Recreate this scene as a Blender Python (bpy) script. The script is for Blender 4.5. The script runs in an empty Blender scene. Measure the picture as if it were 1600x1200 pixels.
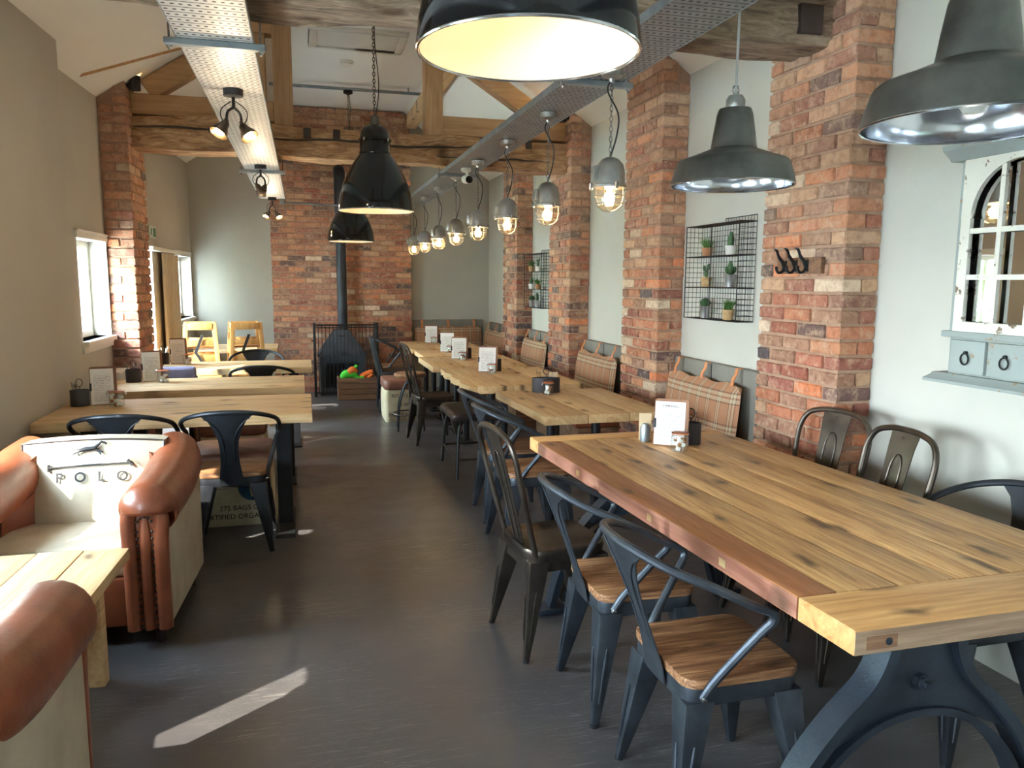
import bpy, bmesh, math, random
from mathutils import Vector, Matrix, noise
random.seed(7)
sc = bpy.context.scene
C = sc.collection
PI = math.pi

# ---------------------------------------------------------------- camera
cam = bpy.data.cameras.new('camera'); camo = bpy.data.objects.new('camera', cam); C.objects.link(camo)
cam.sensor_width = 36.0; cam.lens = 27.0; cam.clip_start = 0.02; cam.clip_end = 200
CAMR = Matrix(((0.965, -0.029, 0.260), (-0.261, -0.130, 0.956), (0.006, -0.991, -0.133)))
rx = Vector((CAMR[0][0], CAMR[1][0], CAMR[2][0])).normalized()
fw = Vector((CAMR[0][2], CAMR[1][2], CAMR[2][2])).normalized()
up = rx.cross(fw).normalized(); rx = fw.cross(up).normalized()
camo.matrix_world = Matrix(((rx.x, up.x, -fw.x, 0), (rx.y, up.y, -fw.y, 0), (rx.z, up.z, -fw.z, 1.55), (0, 0, 0, 1)))
sc.camera = camo

# ---------------------------------------------------------------- world, sun, exposure
sc.view_settings.view_transform = 'Standard'; sc.view_settings.look = 'None'
sc.view_settings.gamma = 1.0; sc.view_settings.use_curve_mapping = False
sc.view_settings.exposure = 1.5
w = bpy.data.worlds.new('sky'); sc.world = w; w.use_nodes = True
wn = w.node_tree; wn.nodes.clear()
wo = wn.nodes.new('ShaderNodeOutputWorld'); bg = wn.nodes.new('ShaderNodeBackground')
tcw = wn.nodes.new('ShaderNodeTexCoord'); sep = wn.nodes.new('ShaderNodeSeparateXYZ'); rmp = wn.nodes.new('ShaderNodeValToRGB')
rmp.color_ramp.elements[0].position = 0.0; rmp.color_ramp.elements[0].color = (0.80, 0.91, 1.0, 1)
rmp.color_ramp.elements[1].position = 0.7; rmp.color_ramp.elements[1].color = (0.56, 0.77, 1.0, 1)
wn.links.new(tcw.outputs['Generated'], sep.inputs[0]); wn.links.new(sep.outputs['Z'], rmp.inputs[0])
wn.links.new(rmp.outputs[0], bg.inputs[0]); wn.links.new(bg.outputs[0], wo.inputs[0])
bg.inputs[1].default_value = 29.0
SUN = Vector((1.0, 0.72, -0.88))
sl = bpy.data.lights.new('sun', 'SUN'); sl.energy = 10.0; sl.angle = 0.009; sl.color = (1.0, 0.93, 0.82)
so = bpy.data.objects.new('sun', sl); C.objects.link(so); so.location = (-8, -5, 9)
so.rotation_euler = SUN.to_track_quat('-Z', 'Y').to_euler()
try:
    sc.cycles.max_bounces = 10; sc.cycles.diffuse_bounces = 6; sc.cycles.glossy_bounces = 4
    sc.cycles.transmission_bounces = 6; sc.cycles.transparent_max_bounces = 12
    sc.cycles.caustics_reflective = False; sc.cycles.caustics_refractive = False
    sc.cycles.sample_clamp_indirect = 8.0; sc.cycles.use_denoising = True
except Exception: pass

# ---------------------------------------------------------------- helpers
def lin(c):
    f = lambda v: (v/12.92 if v <= 0.04045 else ((v+0.055)/1.055)**2.4)
    return tuple(f(x/255.0) for x in c)

class MB:
    """collects verts and faces; build() links ONE mesh object"""
    def __init__(s): s.v = []; s.f = []
    def add(s, vs, fs):
        n = len(s.v); s.v += [tuple(p) for p in vs]; s.f += [tuple(i+n for i in f) for f in fs]; return s
    def box(s, x0, x1, y0, y1, z0, z1, M=None):
        vs = [Vector((x, y, z)) for z in (z0, z1) for y in (y0, y1) for x in (x0, x1)]
        if M: vs = [M @ v for v in vs]
        return s.add(vs, [(0,2,3,1),(4,5,7,6),(0,1,5,4),(2,6,7,3),(0,4,6,2),(1,3,7,5)])
    def hexa(s, b, t):      # bottom quad, top quad (both counter-clockwise from above)
        return s.add(list(b)+list(t), [(3,2,1,0),(4,5,6,7),(0,1,5,4),(1,2,6,5),(2,3,7,6),(3,0,4,7)])
    def tube(s, pts, r, n=8, closed=False, caps=True, flat=1.0):
        pts = [Vector(p) for p in pts]; m = len(pts); vs = []; fs = []
        rr = r if isinstance(r, (list, tuple)) else [r]*m
        prev = None
        for i, p in enumerate(pts):
            if closed: t = (pts[(i+1) % m]-pts[i-1])
            else: t = pts[min(i+1, m-1)]-pts[max(i-1, 0)]
            if t.length < 1e-9: t = Vector((0, 0, 1))
            t.normalize()
            if prev is None:
                a = Vector((0, 0, 1)) if abs(t.z) < 0.9 else Vector((1, 0, 0))
                u = a.cross(t).normalized()
            else:
                u = (prev - t*prev.dot(t))
                u = u.normalized() if u.length > 1e-6 else Vector((1, 0, 0))
            prev = u; v = t.cross(u)
            for k in range(n):
                a = 2*PI*k/n
                vs.append(p + u*(math.cos(a)*rr[i]) + v*(math.sin(a)*rr[i]*flat))
        for i in range(m if closed else m-1):
            j = (i+1) % m
            for k in range(n):
                k2 = (k+1) % n
                fs.append((i*n+k, i*n+k2, j*n+k2, j*n+k))
        if caps and not closed:
            fs.append(tuple(reversed(range(n)))); fs.append(tuple((m-1)*n+k for k in range(n)))
        return s.add(vs, fs)
    def lathe(s, prof, n=24, c=(0, 0, 0), ax='z', closed=False, cap=True):
        vs = []; fs = []; m = len(prof)
        for r, h in prof:
            for k in range(n):
                a = 2*PI*k/n; x, y = r*math.cos(a), r*math.sin(a)
                p = {'z': (x, y, h), 'y': (x, h, -y), 'x': (h, x, y)}[ax]
                vs.append((p[0]+c[0], p[1]+c[1], p[2]+c[2]))
        for i in range(m if closed else m-1):
            j = (i+1) % m
            for k in range(n):
                k2 = (k+1) % n; fs.append((i*n+k, i*n+k2, j*n+k2, j*n+k))
        if not closed and cap:
            if prof[0][0] > 1e-5: fs.append(tuple(reversed(range(n))))
            if prof[-1][0] > 1e-5: fs.append(tuple((m-1)*n+k for k in range(n)))
        return s.add(vs, fs)
    def prism(s, poly, h0, h1, ax='z'):   # poly in the two other axes
        n = len(poly); vs = []
        for h in (h0, h1):
            for a, b in poly: vs.append({'z': (a, b, h), 'y': (a, h, b), 'x': (h, a, b)}[ax])
        fs = [tuple(reversed(range(n))), tuple(range(n, 2*n))]+[(i, (i+1) % n, n+(i+1) % n, n+i) for i in range(n)]
        return s.add(vs, fs)
    def strap(s, pts, w, t, side):        # flat bar swept along pts; w across `side`, t thick
        pts = [Vector(p) for p in pts]; side = Vector(side).normalized(); vs = []; fs = []; m = len(pts)
        for i, p in enumerate(pts):
            d = (pts[min(i+1, m-1)]-pts[max(i-1, 0)]).normalized(); nn = d.cross(side).normalized()
            ww = w[i] if isinstance(w, (list, tuple)) else w
            for a, b in ((-1, -1), (1, -1), (1, 1), (-1, 1)): vs.append(p+side*(a*ww/2)+nn*(b*t/2))
        for i in range(m-1):
            for k in range(4):
                k2 = (k+1) % 4; fs.append((i*4+k, i*4+k2, i*4+4+k2, i*4+4+k))
        fs += [(3, 2, 1, 0), tuple((m-1)*4+k for k in range(4))]
        return s.add(vs, fs)
    def mesh(s, name, bevel=0, seg=2, smooth=True, angle=35, jit=0):
        me = bpy.data.meshes.new(name); bm = bmesh.new()
        vv = [bm.verts.new(p) for p in s.v]
        for f in s.f:
            try: bm.faces.new([vv[i] for i in f])
            except ValueError: pass
        bmesh.ops.remove_doubles(bm, verts=bm.verts, dist=1e-5)
        bmesh.ops.recalc_face_normals(bm, faces=bm.faces)
        if bevel: bmesh.ops.bevel(bm, geom=[e for e in bm.edges if e.is_manifold and e.calc_face_angle(0) > 0.6], offset=bevel, segments=seg, profile=0.6, affect='EDGES', clamp_overlap=True)
        if jit:
            for v in bm.verts: v.co += Vector((random.uniform(-jit, jit), random.uniform(-jit, jit), random.uniform(-jit, jit)))
        if smooth:
            for f in bm.faces: f.smooth = True
            lim = math.radians(angle)
            for e in bm.edges:
                if e.is_manifold and e.calc_face_angle(0) > lim: e.smooth = False
        bm.to_mesh(me); bm.free(); return me
    def build(s, name, mat, parent=None, **k):
        return obj(name, s.mesh(name, **k), mat, parent)

def obj(name, me, mat, parent=None, loc=None, rot=None):
    o = bpy.data.objects.new(name, me); C.objects.link(o)
    if me is not None and mat is not None and not me.materials: me.materials.append(mat)
    if parent: o.parent = parent
    if loc: o.location = loc
    if rot: o.rotation_euler = rot
    return o
def tag(o, label=None, cat=None, group=None, kind=None):
    if label: o['label'] = label
    if cat: o['category'] = cat
    if group: o['group'] = group
    if kind: o['kind'] = kind
    return o
def thing(name, label, cat, loc=(0, 0, 0), rz=0, group=None):
    o = bpy.data.objects.new(name, None); C.objects.link(o); o.empty_display_size = 0.05
    o.location = loc; o.rotation_euler = (0, 0, rz)
    return tag(o, label, cat, group)
def struct(name, mb, mat, parent=None, label=None, **k):
    o = mb.build(name, mat, parent, **k) if isinstance(mb, MB) else obj(name, mb, mat, parent)
    if not parent: tag(o, label, None, None, 'structure')
    return o
def copy_tree(o, parent=None):
    c = o.copy(); C.objects.link(c); c.parent = parent
    for ch in o.children: copy_tree(ch, c)
    return c
def dup(o, label, loc, rz=0, group=None):
    c = copy_tree(o); c.location = loc; c.rotation_euler = (0, 0, rz); c['label'] = label
    if group: c['group'] = group
    return c
def arc(p0, p1, p2, n=6):   # quadratic bezier samples without the first point
    p0, p1, p2 = Vector(p0), Vector(p1), Vector(p2)
    return [p0*(1-t)**2+p1*2*t*(1-t)+p2*t*t for t in [(i+1)/n for i in range(n)]]
def spline(pts, n=5):        # catmull-rom through points
    P = [Vector(p) for p in pts]; P = [P[0]*2-P[1]]+P+[P[-1]*2-P[-2]]; out = [P[1]]
    for i in range(1, len(P)-2):
        a, b, c, d = P[i-1], P[i], P[i+1], P[i+2]
        for k in range(1, n+1):
            t = k/n
            out.append(0.5*((2*b)+(-a+c)*t+(2*a-5*b+4*c-d)*t*t+(-a+3*b-3*c+d)*t**3))
    return out
def text(body, size, mat, parent, loc, rot, align='CENTER', name='lettering', spacing=1.0, bold=0.0):
    cu = bpy.data.curves.new(name, 'FONT'); cu.body = body; cu.size = size; cu.align_x = align; cu.align_y = 'CENTER'
    cu.extrude = 0.0006; cu.offset = bold; cu.space_character = spacing
    cu.materials.append(mat)
    tmp = bpy.data.objects.new('tmp', cu); C.objects.link(tmp)
    me = bpy.data.meshes.new_from_object(tmp.evaluated_get(bpy.context.evaluated_depsgraph_get())); bpy.data.objects.remove(tmp)
    me.materials.clear(); me.materials.append(mat)
    o = obj(name, me, mat, parent, loc, rot)
    return o

# ---------------------------------------------------------------- materials
class NT:
    def __init__(s, name):
        s.m = bpy.data.materials.new(name); s.m.use_nodes = True; s.t = s.m.node_tree
        s.b = s.t.nodes['Principled BSDF']
    def n(s, ty, **k):
        x = s.t.nodes.new('ShaderNode'+ty)
        for a, v in k.items(): setattr(x, a, v)
        return x
    def l(s, a, b): s.t.links.new(a, b)
    def coords(s, scale=(1, 1, 1), rnd=False, kind='Object'):
        tc = s.n('TexCoord'); mp = s.n('Mapping'); mp.inputs['Scale'].default_value = scale
        s.l(tc.outputs[kind], mp.inputs[0])
        if rnd:
            oi = s.n('ObjectInfo'); mu = s.n('Math', operation='MULTIPLY'); mu.inputs[1].default_value = 37.0
            s.l(oi.outputs['Random'], mu.inputs[0]); s.l(mu.outputs[0], mp.inputs['Location'])
        return mp.outputs[0]
    def noise(s, co, scale, detail=4, rough=0.55, dist=0):
        x = s.n('TexNoise'); x.inputs['Scale'].default_value = scale; x.inputs['Detail'].default_value = detail
        x.inputs['Roughness'].default_value = rough; x.inputs['Distortion'].default_value = dist
        s.l(co, x.inputs['Vector']); return x.outputs['Fac']
    def ramp(s, fac, stops, interp='LINEAR'):
        r = s.n('ValToRGB'); r.color_ramp.interpolation = interp; e = r.color_ramp.elements
        while len(e) < len(stops): e.new(0.5)
        for i, (p, c) in enumerate(stops):
            e[i].position = p; e[i].color = (*(c if isinstance(c, tuple) else (c, c, c)), 1)
        s.l(fac, r.inputs[0]); return r.outputs[0]
    def mix(s, fac, a, b, mode='MIX'):
        x = s.n('Mix', data_type='RGBA', blend_type=mode)
        for i, v in ((0, fac), (6, a), (7, b)):
            if isinstance(v, (int, float)): x.inputs[i].default_value = v
            elif isinstance(v, tuple): x.inputs[i].default_value = (*v, 1)
            else: s.l(v, x.inputs[i])
        return x.outputs[2]
    def bump(s, h, strength=0.3, dist=0.01):
        b = s.n('Bump'); b.inputs['Strength'].default_value = strength; b.inputs['Distance'].default_value = dist
        s.l(h, b.inputs['Height']); s.l(b.outputs[0], s.b.inputs['Normal'])
    def set(s, color=None, rough=None, metal=None, **k):
        for key, v in (('Base Color', color), ('Roughness', rough), ('Metallic', metal), *k.items()):
            if v is None: continue
            key = key.replace('_', ' ')
            if isinstance(v, tuple): s.b.inputs[key].default_value = (*v, 1)
            elif isinstance(v, (int, float)): s.b.inputs[key].default_value = v
            else: s.l(v, s.b.inputs[key])
        return s.m

def mottled(name, c1, c2, rough=0.6, metal=0, scale=6, bump=0.15, bscale=60, r2=None, detail=4, dist=0.004):
    t = NT(name); co = t.coords(rnd=True); f = t.noise(co, scale, detail)
    col = t.ramp(f, [(0.35, lin(c1)), (0.65, lin(c2))])
    if bump: t.bump(t.noise(co, bscale, 3), bump, dist)
    ro = t.ramp(t.noise(co, scale*2.3, 3), [(0.3, rough), (0.7, r2 if r2 is not None else rough)])
    return t.set(col, ro, metal)
def wood(name, cols, ax=0, ring=9, stretch=14, rough=0.55, knots=0.0, bump=0.25, wear=None, grain=1.0):
    t = NT(name); s = [stretch]*3; s[ax] = 1.0
    co = t.coords(tuple(s), rnd=True); co2 = t.coords((1, 1, 1), rnd=True)
    f1 = t.noise(co, ring*0.16, 5, 0.6, 1.2); f2 = t.noise(co, ring*0.9, 3, 0.7)
    a, b, c = [lin(x) for x in cols]
    col = t.ramp(f1, [(0.28, a), (0.5, b), (0.72, c)])
    fine = t.ramp(f2, [(0.3, 0.62), (0.6, 1.0)])
    col = t.mix(0.55*grain, col, fine, 'MULTIPLY')
    if wear: col = t.mix(t.ramp(t.noise(co2, 2.2, 3), [(0.42, 0.0), (0.66, 0.75)]), col, lin(wear))
    if knots:
        v = t.n('TexVoronoi', voronoi_dimensions='2D' if ax < 2 else '3D'); ks = [7.0]*3; ks[ax] = 2.6
        nz = t.n('TexNoise'); nz.inputs['Scale'].default_value = 9; t.l(co2, nz.inputs['Vector'])
        va = t.n('VectorMath', operation='MULTIPLY_ADD'); va.inputs[1].default_value = (0.35,)*3; t.l(nz.outputs['Color'], va.inputs[0]); t.l(t.coords(tuple(ks), rnd=True), va.inputs[2])
        t.l(va.outputs[0], v.inputs['Vector']); v.inputs['Scale'].default_value = 1.0
        k = t.ramp(v.outputs['Distance'], [(0.05, 0.85), (0.10, 0.55), (0.20, 0.0)])
        sk = t.n('SeparateColor'); t.l(v.outputs['Color'], sk.inputs[0]); on_ = t.ramp(sk.outputs[0], [(0.0, 1.0), (0.25+0.45*knots, 0.0)], 'CONSTANT')
        col = t.mix(t.mix(1.0, k, on_, 'MULTIPLY'), col, lin((78, 50, 28)))
    oi = t.n('ObjectInfo'); col = t.mix(1.0, col, t.ramp(oi.outputs['Random'], [(0.0, 0.80), (1.0, 1.08)]), 'MULTIPLY')
    t.bump(f2, bump, 0.003)
    return t.set(col, t.ramp(f2, [(0.3, rough+0.12), (0.7, rough)]))

M = {}
M['paint_right'] = mottled('sage_white_paint', (188, 185, 174), (195, 192, 181), 0.75, scale=1.5, bump=0.05, bscale=120)
M['paint_left'] = mottled('warm_grey_paint', (184, 176, 162), (191, 184, 170), 0.75, scale=1.2, bump=0.05, bscale=120)
M['paint_back'] = mottled('stone_grey_paint', (168, 165, 153), (176, 173, 161), 0.75, scale=1.2, bump=0.05, bscale=120)
M['ceiling'] = mottled('white_ceiling_plaster', (240, 238, 232), (244, 242, 236), 0.85, scale=1.5, bump=0.05, bscale=90)
M['white_frame'] = mottled('white_window_paint', (225, 224, 216), (232, 231, 224), 0.4, scale=3, bump=0)
# floor: dark sealed concrete with scuffs
t = NT('dark_sealed_concrete'); co = t.coords()
col = t.ramp(t.noise(co, 0.9, 6, 0.6), [(0.3, lin((62, 61, 63))), (0.55, lin((78, 74, 73))), (0.75, lin((94, 87, 82)))])
def scratches(rot, sx, sy, lo):
    mp = t.n('Mapping'); mp.inputs['Rotation'].default_value = (0, 0, rot); mp.inputs['Scale'].default_value = (sx, sy, 1); t.l(co, mp.inputs[0])
    return t.ramp(t.noise(mp.outputs[0], 1.0, 3, 0.6, 0.6), [(lo, 0.0), (lo+0.02, 0.5)])
mask = t.ramp(t.noise(co, 1.3, 3), [(0.42, 0.08), (0.62, 0.9)])
scr = t.mix(1.0, t.mix(1.0, scratches(0.4, 5, 130, 0.62), scratches(1.3, 6, 150, 0.63), 'ADD'), scratches(2.4, 7, 160, 0.63), 'ADD')
vo = t.n('TexVoronoi'); vo.inputs['Scale'].default_value = 60; t.l(co, vo.inputs['Vector'])
dots_ = t.ramp(vo.outputs['Distance'], [(0.10, 0.55), (0.16, 0.0)])
scr = t.mix(1.0, scr, dots_, 'ADD')
col = t.mix(t.mix(1.0, scr, mask, 'MULTIPLY'), col, lin((158, 150, 142)))
t.bump(t.noise(co, 9, 2, 0.5), 0.05, 0.004)
M['floor'] = t.set(col, t.ramp(t.noise(co, 4, 5), [(0.3, 0.29), (0.7, 0.42)]), Specular_IOR_Level=0.9)
# brick: colour comes with each brick (object colour), lime smears and chips from noise
def brick_mat(name, attr):
    t = NT(name); co = t.coords(rnd=not attr)
    if attr: a = t.n('Attribute', attribute_name='Col'); src = a.outputs['Color']
    else: a = t.n('ObjectInfo'); src = a.outputs['Color']
    n1 = t.noise(co, 26, 5, 0.65)
    col = t.mix(t.ramp(n1, [(0.34, 0.45), (0.55, 0.0)]), src, lin((150, 112, 96)), 'MULTIPLY')
    col = t.mix(t.ramp(t.noise(co, 16, 6, 0.72), [(0.49, 0.0), (0.64, 0.7)]), col, lin((194, 160, 132)))
    t.bump(t.noise(co, 40, 6, 0.7), 0.7, 0.01)
    return t.set(col, 0.88)
M['brick'] = brick_mat('old_brick', False); M['brick_mass'] = brick_mat('old_brick_mass', True)
M['mortar'] = mottled('lime_mortar', (154, 120, 98), (174, 142, 118), 0.95, scale=9, bump=0.6, bscale=70, dist=0.01)
# woods
M['tabletop'] = wood('oiled_pine', ((182, 142, 96), (206, 168, 120), (220, 188, 144)), 0, knots=0.35, rough=0.5, grain=0.5)
M['tabletop_y'] = wood('oiled_pine_lengthwise', ((184, 140, 92), (208, 168, 118), (222, 188, 142)), 1, knots=0.35, rough=0.5, grain=0.5)
M['reclaimed'] = wood('reclaimed_pine_lengthwise', ((150, 104, 58), (202, 152, 96), (226, 182, 124)), 1, ring=14, stretch=18, knots=1.0, rough=0.42, grain=0.8)
M['reclaimed_x'] = wood('reclaimed_pine_across', ((168, 118, 66), (204, 152, 94), (222, 176, 118)), 0, knots=0.6, rough=0.42, grain=0.7)
M['rail_wood'] = wood('reddish_brown_rail', ((128, 78, 46), (150, 94, 56), (166, 110, 70)), 1, knots=0.2, rough=0.45, grain=0.6)
M['rail_face'] = wood('worn_pink_edge', ((150, 92, 72), (176, 116, 92), (190, 136, 110)), 1, knots=0.5, rough=0.7, grain=0.6)
M['grey_end'] = wood('weathered_grey_end', ((112, 88, 68), (146, 118, 94), (172, 146, 120)), 0, knots=0.5, rough=0.75, grain=0.7)
M['seat_wood'] = wood('streaked_seat_wood', ((80, 48, 30), (140, 94, 60), (200, 154, 110)), 1, ring=22, stretch=22, rough=0.5, knots=0.3)
M['seat_wood_x'] = wood('streaked_seat_wood_x', ((84, 50, 30), (142, 96, 60), (196, 150, 106)), 0, ring=22, stretch=22, rough=0.5, knots=0.3)
M['old_beam'] = wood('old_oak_tie', ((116, 80, 52), (172, 130, 90), (208, 172, 130)), 0, ring=26, stretch=5, rough=0.85, knots=0.5, bump=0.8)
M['grey_beam'] = wood('old_grey_oak_tie', ((84, 66, 50), (138, 116, 94), (176, 156, 132)), 0, ring=26, stretch=5, rough=0.88, knots=0.5, bump=0.8)
M['new_oak'] = wood('new_oak', ((164, 122, 80), (186, 144, 100), (200, 162, 118)), 2, rough=0.65, knots=0.2, grain=0.4)
M['new_oak_x'] = wood('new_oak_across', ((164, 122, 80), (186, 144, 100), (200, 162, 118)), 0, rough=0.65, knots=0.2, grain=0.4)
M['honey'] = wood('honey_beech', ((176, 120, 62), (194, 140, 78), (208, 156, 94)), 2, rough=0.45, grain=0.3)
M['crate'] = wood('rough_crate_wood', ((92, 64, 46), (128, 92, 66), (158, 118, 86)), 0, rough=0.8, knots=0.4, bump=0.5)
M['board'] = wood('brown_clipboard', ((112, 70, 42), (132, 86, 54), (146, 98, 62)), 2, rough=0.5, grain=0.3)
# metals
M['gun'] = mottled('gunmetal_sheet', (60, 64, 70), (82, 87, 94), 0.36, 0.75, scale=7, bump=0.12, bscale=140, r2=0.5)
M['dark_gun'] = mottled('dark_gunmetal', (38, 40, 44), (52, 55, 60), 0.38, 0.6, scale=7, bump=0.1, bscale=140, r2=0.5)
M['bronze'] = mottled('bronzed_steel', (66, 58, 52), (98, 88, 78), 0.29, 0.85, scale=5, bump=0.06, bscale=90, r2=0.38)
M['black'] = mottled('black_powder_steel', (24, 25, 28), (32, 33, 36), 0.42, 0.3, scale=8, bump=0.05)
M['iron'] = mottled('cast_iron_dark', (34, 40, 48), (48, 56, 66), 0.45, 0.4, scale=6, bump=0.2, bscale=90)
M['stove'] = mottled('stove_iron', (62, 70, 80), (80, 88, 98), 0.5, 0.4, scale=5, bump=0.2, bscale=90)
M['flue'] = mottled('matt_black_flue', (44, 47, 52), (56, 60, 65), 0.5, 0.4, scale=5, bump=0.1)
M['enamel'] = mottled('black_gloss_enamel', (10, 11, 12), (14, 15, 17), 0.10, 0, scale=4, bump=0.0)
M['enamel_in'] = mottled('cream_enamel_inside', (244, 236, 218), (248, 240, 224), 0.4, 0, scale=4, bump=0.0)
M['silver'] = mottled('brushed_zinc', (84, 84, 80), (116, 116, 110), 0.30, 0.9, scale=6, bump=0.08, bscale=160, r2=0.42)
M['silver_in'] = mottled('polished_reflector', (196, 198, 204), (214, 216, 220), 0.16, 0.95, scale=6, bump=0.02)
M['cast_alu'] = mottled('cast_aluminium', (150, 148, 142), (176, 174, 168), 0.34, 0.85, scale=10, bump=0.12, bscale=120)
M['galv'] = mottled('galvanised_steel', (138, 146, 152), (160, 168, 172), 0.42, 0.75, scale=14, bump=0.05)
M['chrome'] = mottled('bright_steel', (190, 192, 194), (206, 208, 210), 0.18, 1.0, scale=10, bump=0.0)
M['dim_chain'] = mottled('dull_chain_steel', (84, 80, 74), (110, 106, 98), 0.4, 0.8, scale=12, bump=0.0)
M['cord'] = mottled('black_flex', (22, 22, 24), (30, 30, 32), 0.6, 0, scale=9, bump=0.0)
M['grey_cord'] = mottled('grey_flex', (150, 150, 148), (164, 164, 160), 0.5, 0.2, scale=9, bump=0.0)
# fabric, leather, paper
M['leather'] = mottled('tan_leather', (110, 56, 34), (138, 74, 46), 0.30, 0, scale=5, bump=0.25, bscale=55, r2=0.42)
M['leather_brown'] = mottled('brown_leather', (116, 74, 58), (138, 90, 72), 0.34, 0, scale=5, bump=0.25, bscale=55, r2=0.45)
M['leather_dark'] = mottled('dark_brown_leather', (46, 36, 34), (62, 50, 46), 0.32, 0, scale=5, bump=0.2, bscale=60, r2=0.42)
M['leather_black'] = mottled('black_leather', (28, 29, 32), (38, 39, 42), 0.36, 0, scale=5, bump=0.2, bscale=60)
M['strap'] = mottled('orange_tan_strap', (186, 112, 66), (202, 128, 80), 0.5, 0, scale=9, bump=0.1)
M['canvas'] = mottled('natural_canvas', (172, 157, 134), (186, 172, 149), 0.85, 0, scale=7, bump=0.35, bscale=260, dist=0.003)
M['sack'] = mottled('hessian_sack', (186, 168, 136), (204, 188, 158), 0.9, 0, scale=9, bump=0.45, bscale=260, dist=0.003)
M['grey_pad'] = mottled('grey_vinyl_pad', (118, 114, 104), (128, 124, 114), 0.6, 0, scale=5, bump=0.1, bscale=180)
M['lilac'] = mottled('lilac_grey_velvet', (112, 108, 132), (128, 124, 148), 0.8, 0, scale=8, bump=0.2, bscale=120)
M['ink'] = mottled('faded_black_ink', (34, 32, 30), (46, 44, 41), 0.9, 0, scale=30, bump=0)
M['ink_grey'] = mottled('grey_print', (44, 42, 42), (56, 54, 52), 0.9, 0, scale=30, bump=0)
M['ink_blue'] = mottled('blue_print', (40, 84, 112), (52, 98, 126), 0.9, 0, scale=20, bump=0)
def tartan():
    t = NT('brown_tartan_wool'); tc = t.n('TexCoord'); sp = t.n('SeparateXYZ'); t.l(tc.outputs['Object'], sp.inputs[0])
    def stripes(out, period, stops, ph=0.0):
        m = t.n('Math', operation='MULTIPLY_ADD'); m.inputs[1].default_value = 1/period; m.inputs[2].default_value = ph; t.l(out, m.inputs[0])
        fr = t.n('Math', operation='FRACT'); t.l(m.outputs[0], fr.inputs[0]); return t.ramp(fr.outputs[0], stops, 'CONSTANT')
    A, B, Cc, D = lin((172, 122, 90)), lin((188, 170, 142)), lin((94, 64, 48)), lin((138, 98, 74))
    st = [(0.0, A), (0.34, Cc), (0.39, B), (0.50, D), (0.56, B), (0.66, Cc), (0.71, A)]
    v = stripes(sp.outputs['Y'], 0.125, st); h = stripes(sp.outputs['Z'], 0.20, st, 0.3)
    col = t.mix(0.5, v, h); co = t.coords()
    col = t.mix(0.35, col, t.ramp(t.noise(co, 180, 2), [(0.3, 0.55), (0.7, 1.0)]), 'MULTIPLY')
    t.bump(t.noise(co, 240, 2), 0.3, 0.003); return t.set(col, 0.95)
M['tartan'] = tartan()
def paper():
    t = NT('printed_menu_paper'); tc = t.n('TexCoord'); sp = t.n('SeparateXYZ'); t.l(tc.outputs['Generated'], sp.inputs[0])
    m = t.n('Math', operation='MULTIPLY'); m.inputs[1].default_value = 21.0; t.l(sp.outputs['Z'], m.inputs[0])
    fr = t.n('Math', operation='FRACT'); t.l(m.outputs[0], fr.inputs[0])
    line = t.ramp(fr.outputs[0], [(0.0, 1.0), (0.34, 0.0)], 'CONSTANT')
    mp = t.n('Mapping'); mp.inputs['Scale'].default_value = (9, 9, 21); t.l(tc.outputs['Generated'], mp.inputs[0])
    words = t.ramp(t.noise(mp.outputs[0], 1.3, 2), [(0.42, 0.0), (0.5, 0.75)])
    edge = t.ramp(sp.outputs['X'], [(0.0, 0.0), (0.14, 1.0), (0.86, 0.0)], 'CONSTANT'); edge2 = t.ramp(sp.outputs['Z'], [(0.0, 0.0), (0.08, 1.0), (0.82, 0.0)], 'CONSTANT')
    f = t.mix(1.0, t.mix(1.0, line, words, 'MULTIPLY'), t.mix(1.0, edge, edge2, 'MULTIPLY'), 'MULTIPLY')
    return t.set(t.mix(f, lin((232, 228, 224)), lin((140, 136, 136))), 0.7)
M['paper'] = paper()
M['card'] = mottled('plain_card', (206, 178, 140), (214, 188, 150), 0.8, 0, scale=8, bump=0)
M['pot'] = mottled('dark_slate_pot', (46, 40, 40), (58, 50, 50), 0.5, 0.2, scale=8, bump=0.1)
M['sugar'] = mottled('white_sugar', (236, 230, 220), (244, 240, 232), 0.8, 0, scale=9, bump=0.2)
M['brown_sugar'] = mottled('brown_sugar', (150, 100, 62), (172, 120, 78), 0.8, 0, scale=9, bump=0.2)
M['orange_seal'] = mottled('orange_rubber', (216, 120, 70), (224, 130, 80), 0.5, 0, scale=9, bump=0)
M['green_toy'] = mottled('bright_green_plush', (64, 200, 44), (92, 220, 66), 0.75, 0, scale=12, bump=0.1)
M['orange_toy'] = mottled('bright_orange_plush', (240, 112, 40), (250, 134, 60), 0.75, 0, scale=12, bump=0.1)
M['leaf'] = mottled('fresh_leaf', (58, 96, 44), (86, 128, 60), 0.6, 0, scale=12, bump=0.1)
M['cactus'] = mottled('dark_cactus', (44, 74, 44), (66, 98, 58), 0.6, 0, scale=30, bump=0.4)
M['tin'] = mottled('small_tin_pot', (170, 172, 172), (190, 192, 192), 0.28, 0.9, scale=10, bump=0.05)
M['jute'] = mottled('jute_pot', (164, 130, 88), (184, 152, 108), 0.9, 0, scale=60, bump=0.5, bscale=180)
M['terracotta'] = mottled('terracotta_pot', (160, 110, 74), (176, 126, 88), 0.8, 0, scale=10, bump=0.1)
M['white_pot'] = mottled('white_ceramic', (214, 210, 200), (222, 218, 210), 0.4, 0, scale=10, bump=0)
M['grey_distress'] = mottled('distressed_grey_paint', (134, 140, 134), (154, 160, 152), 0.75, 0, scale=9, bump=0.4, bscale=60)
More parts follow.
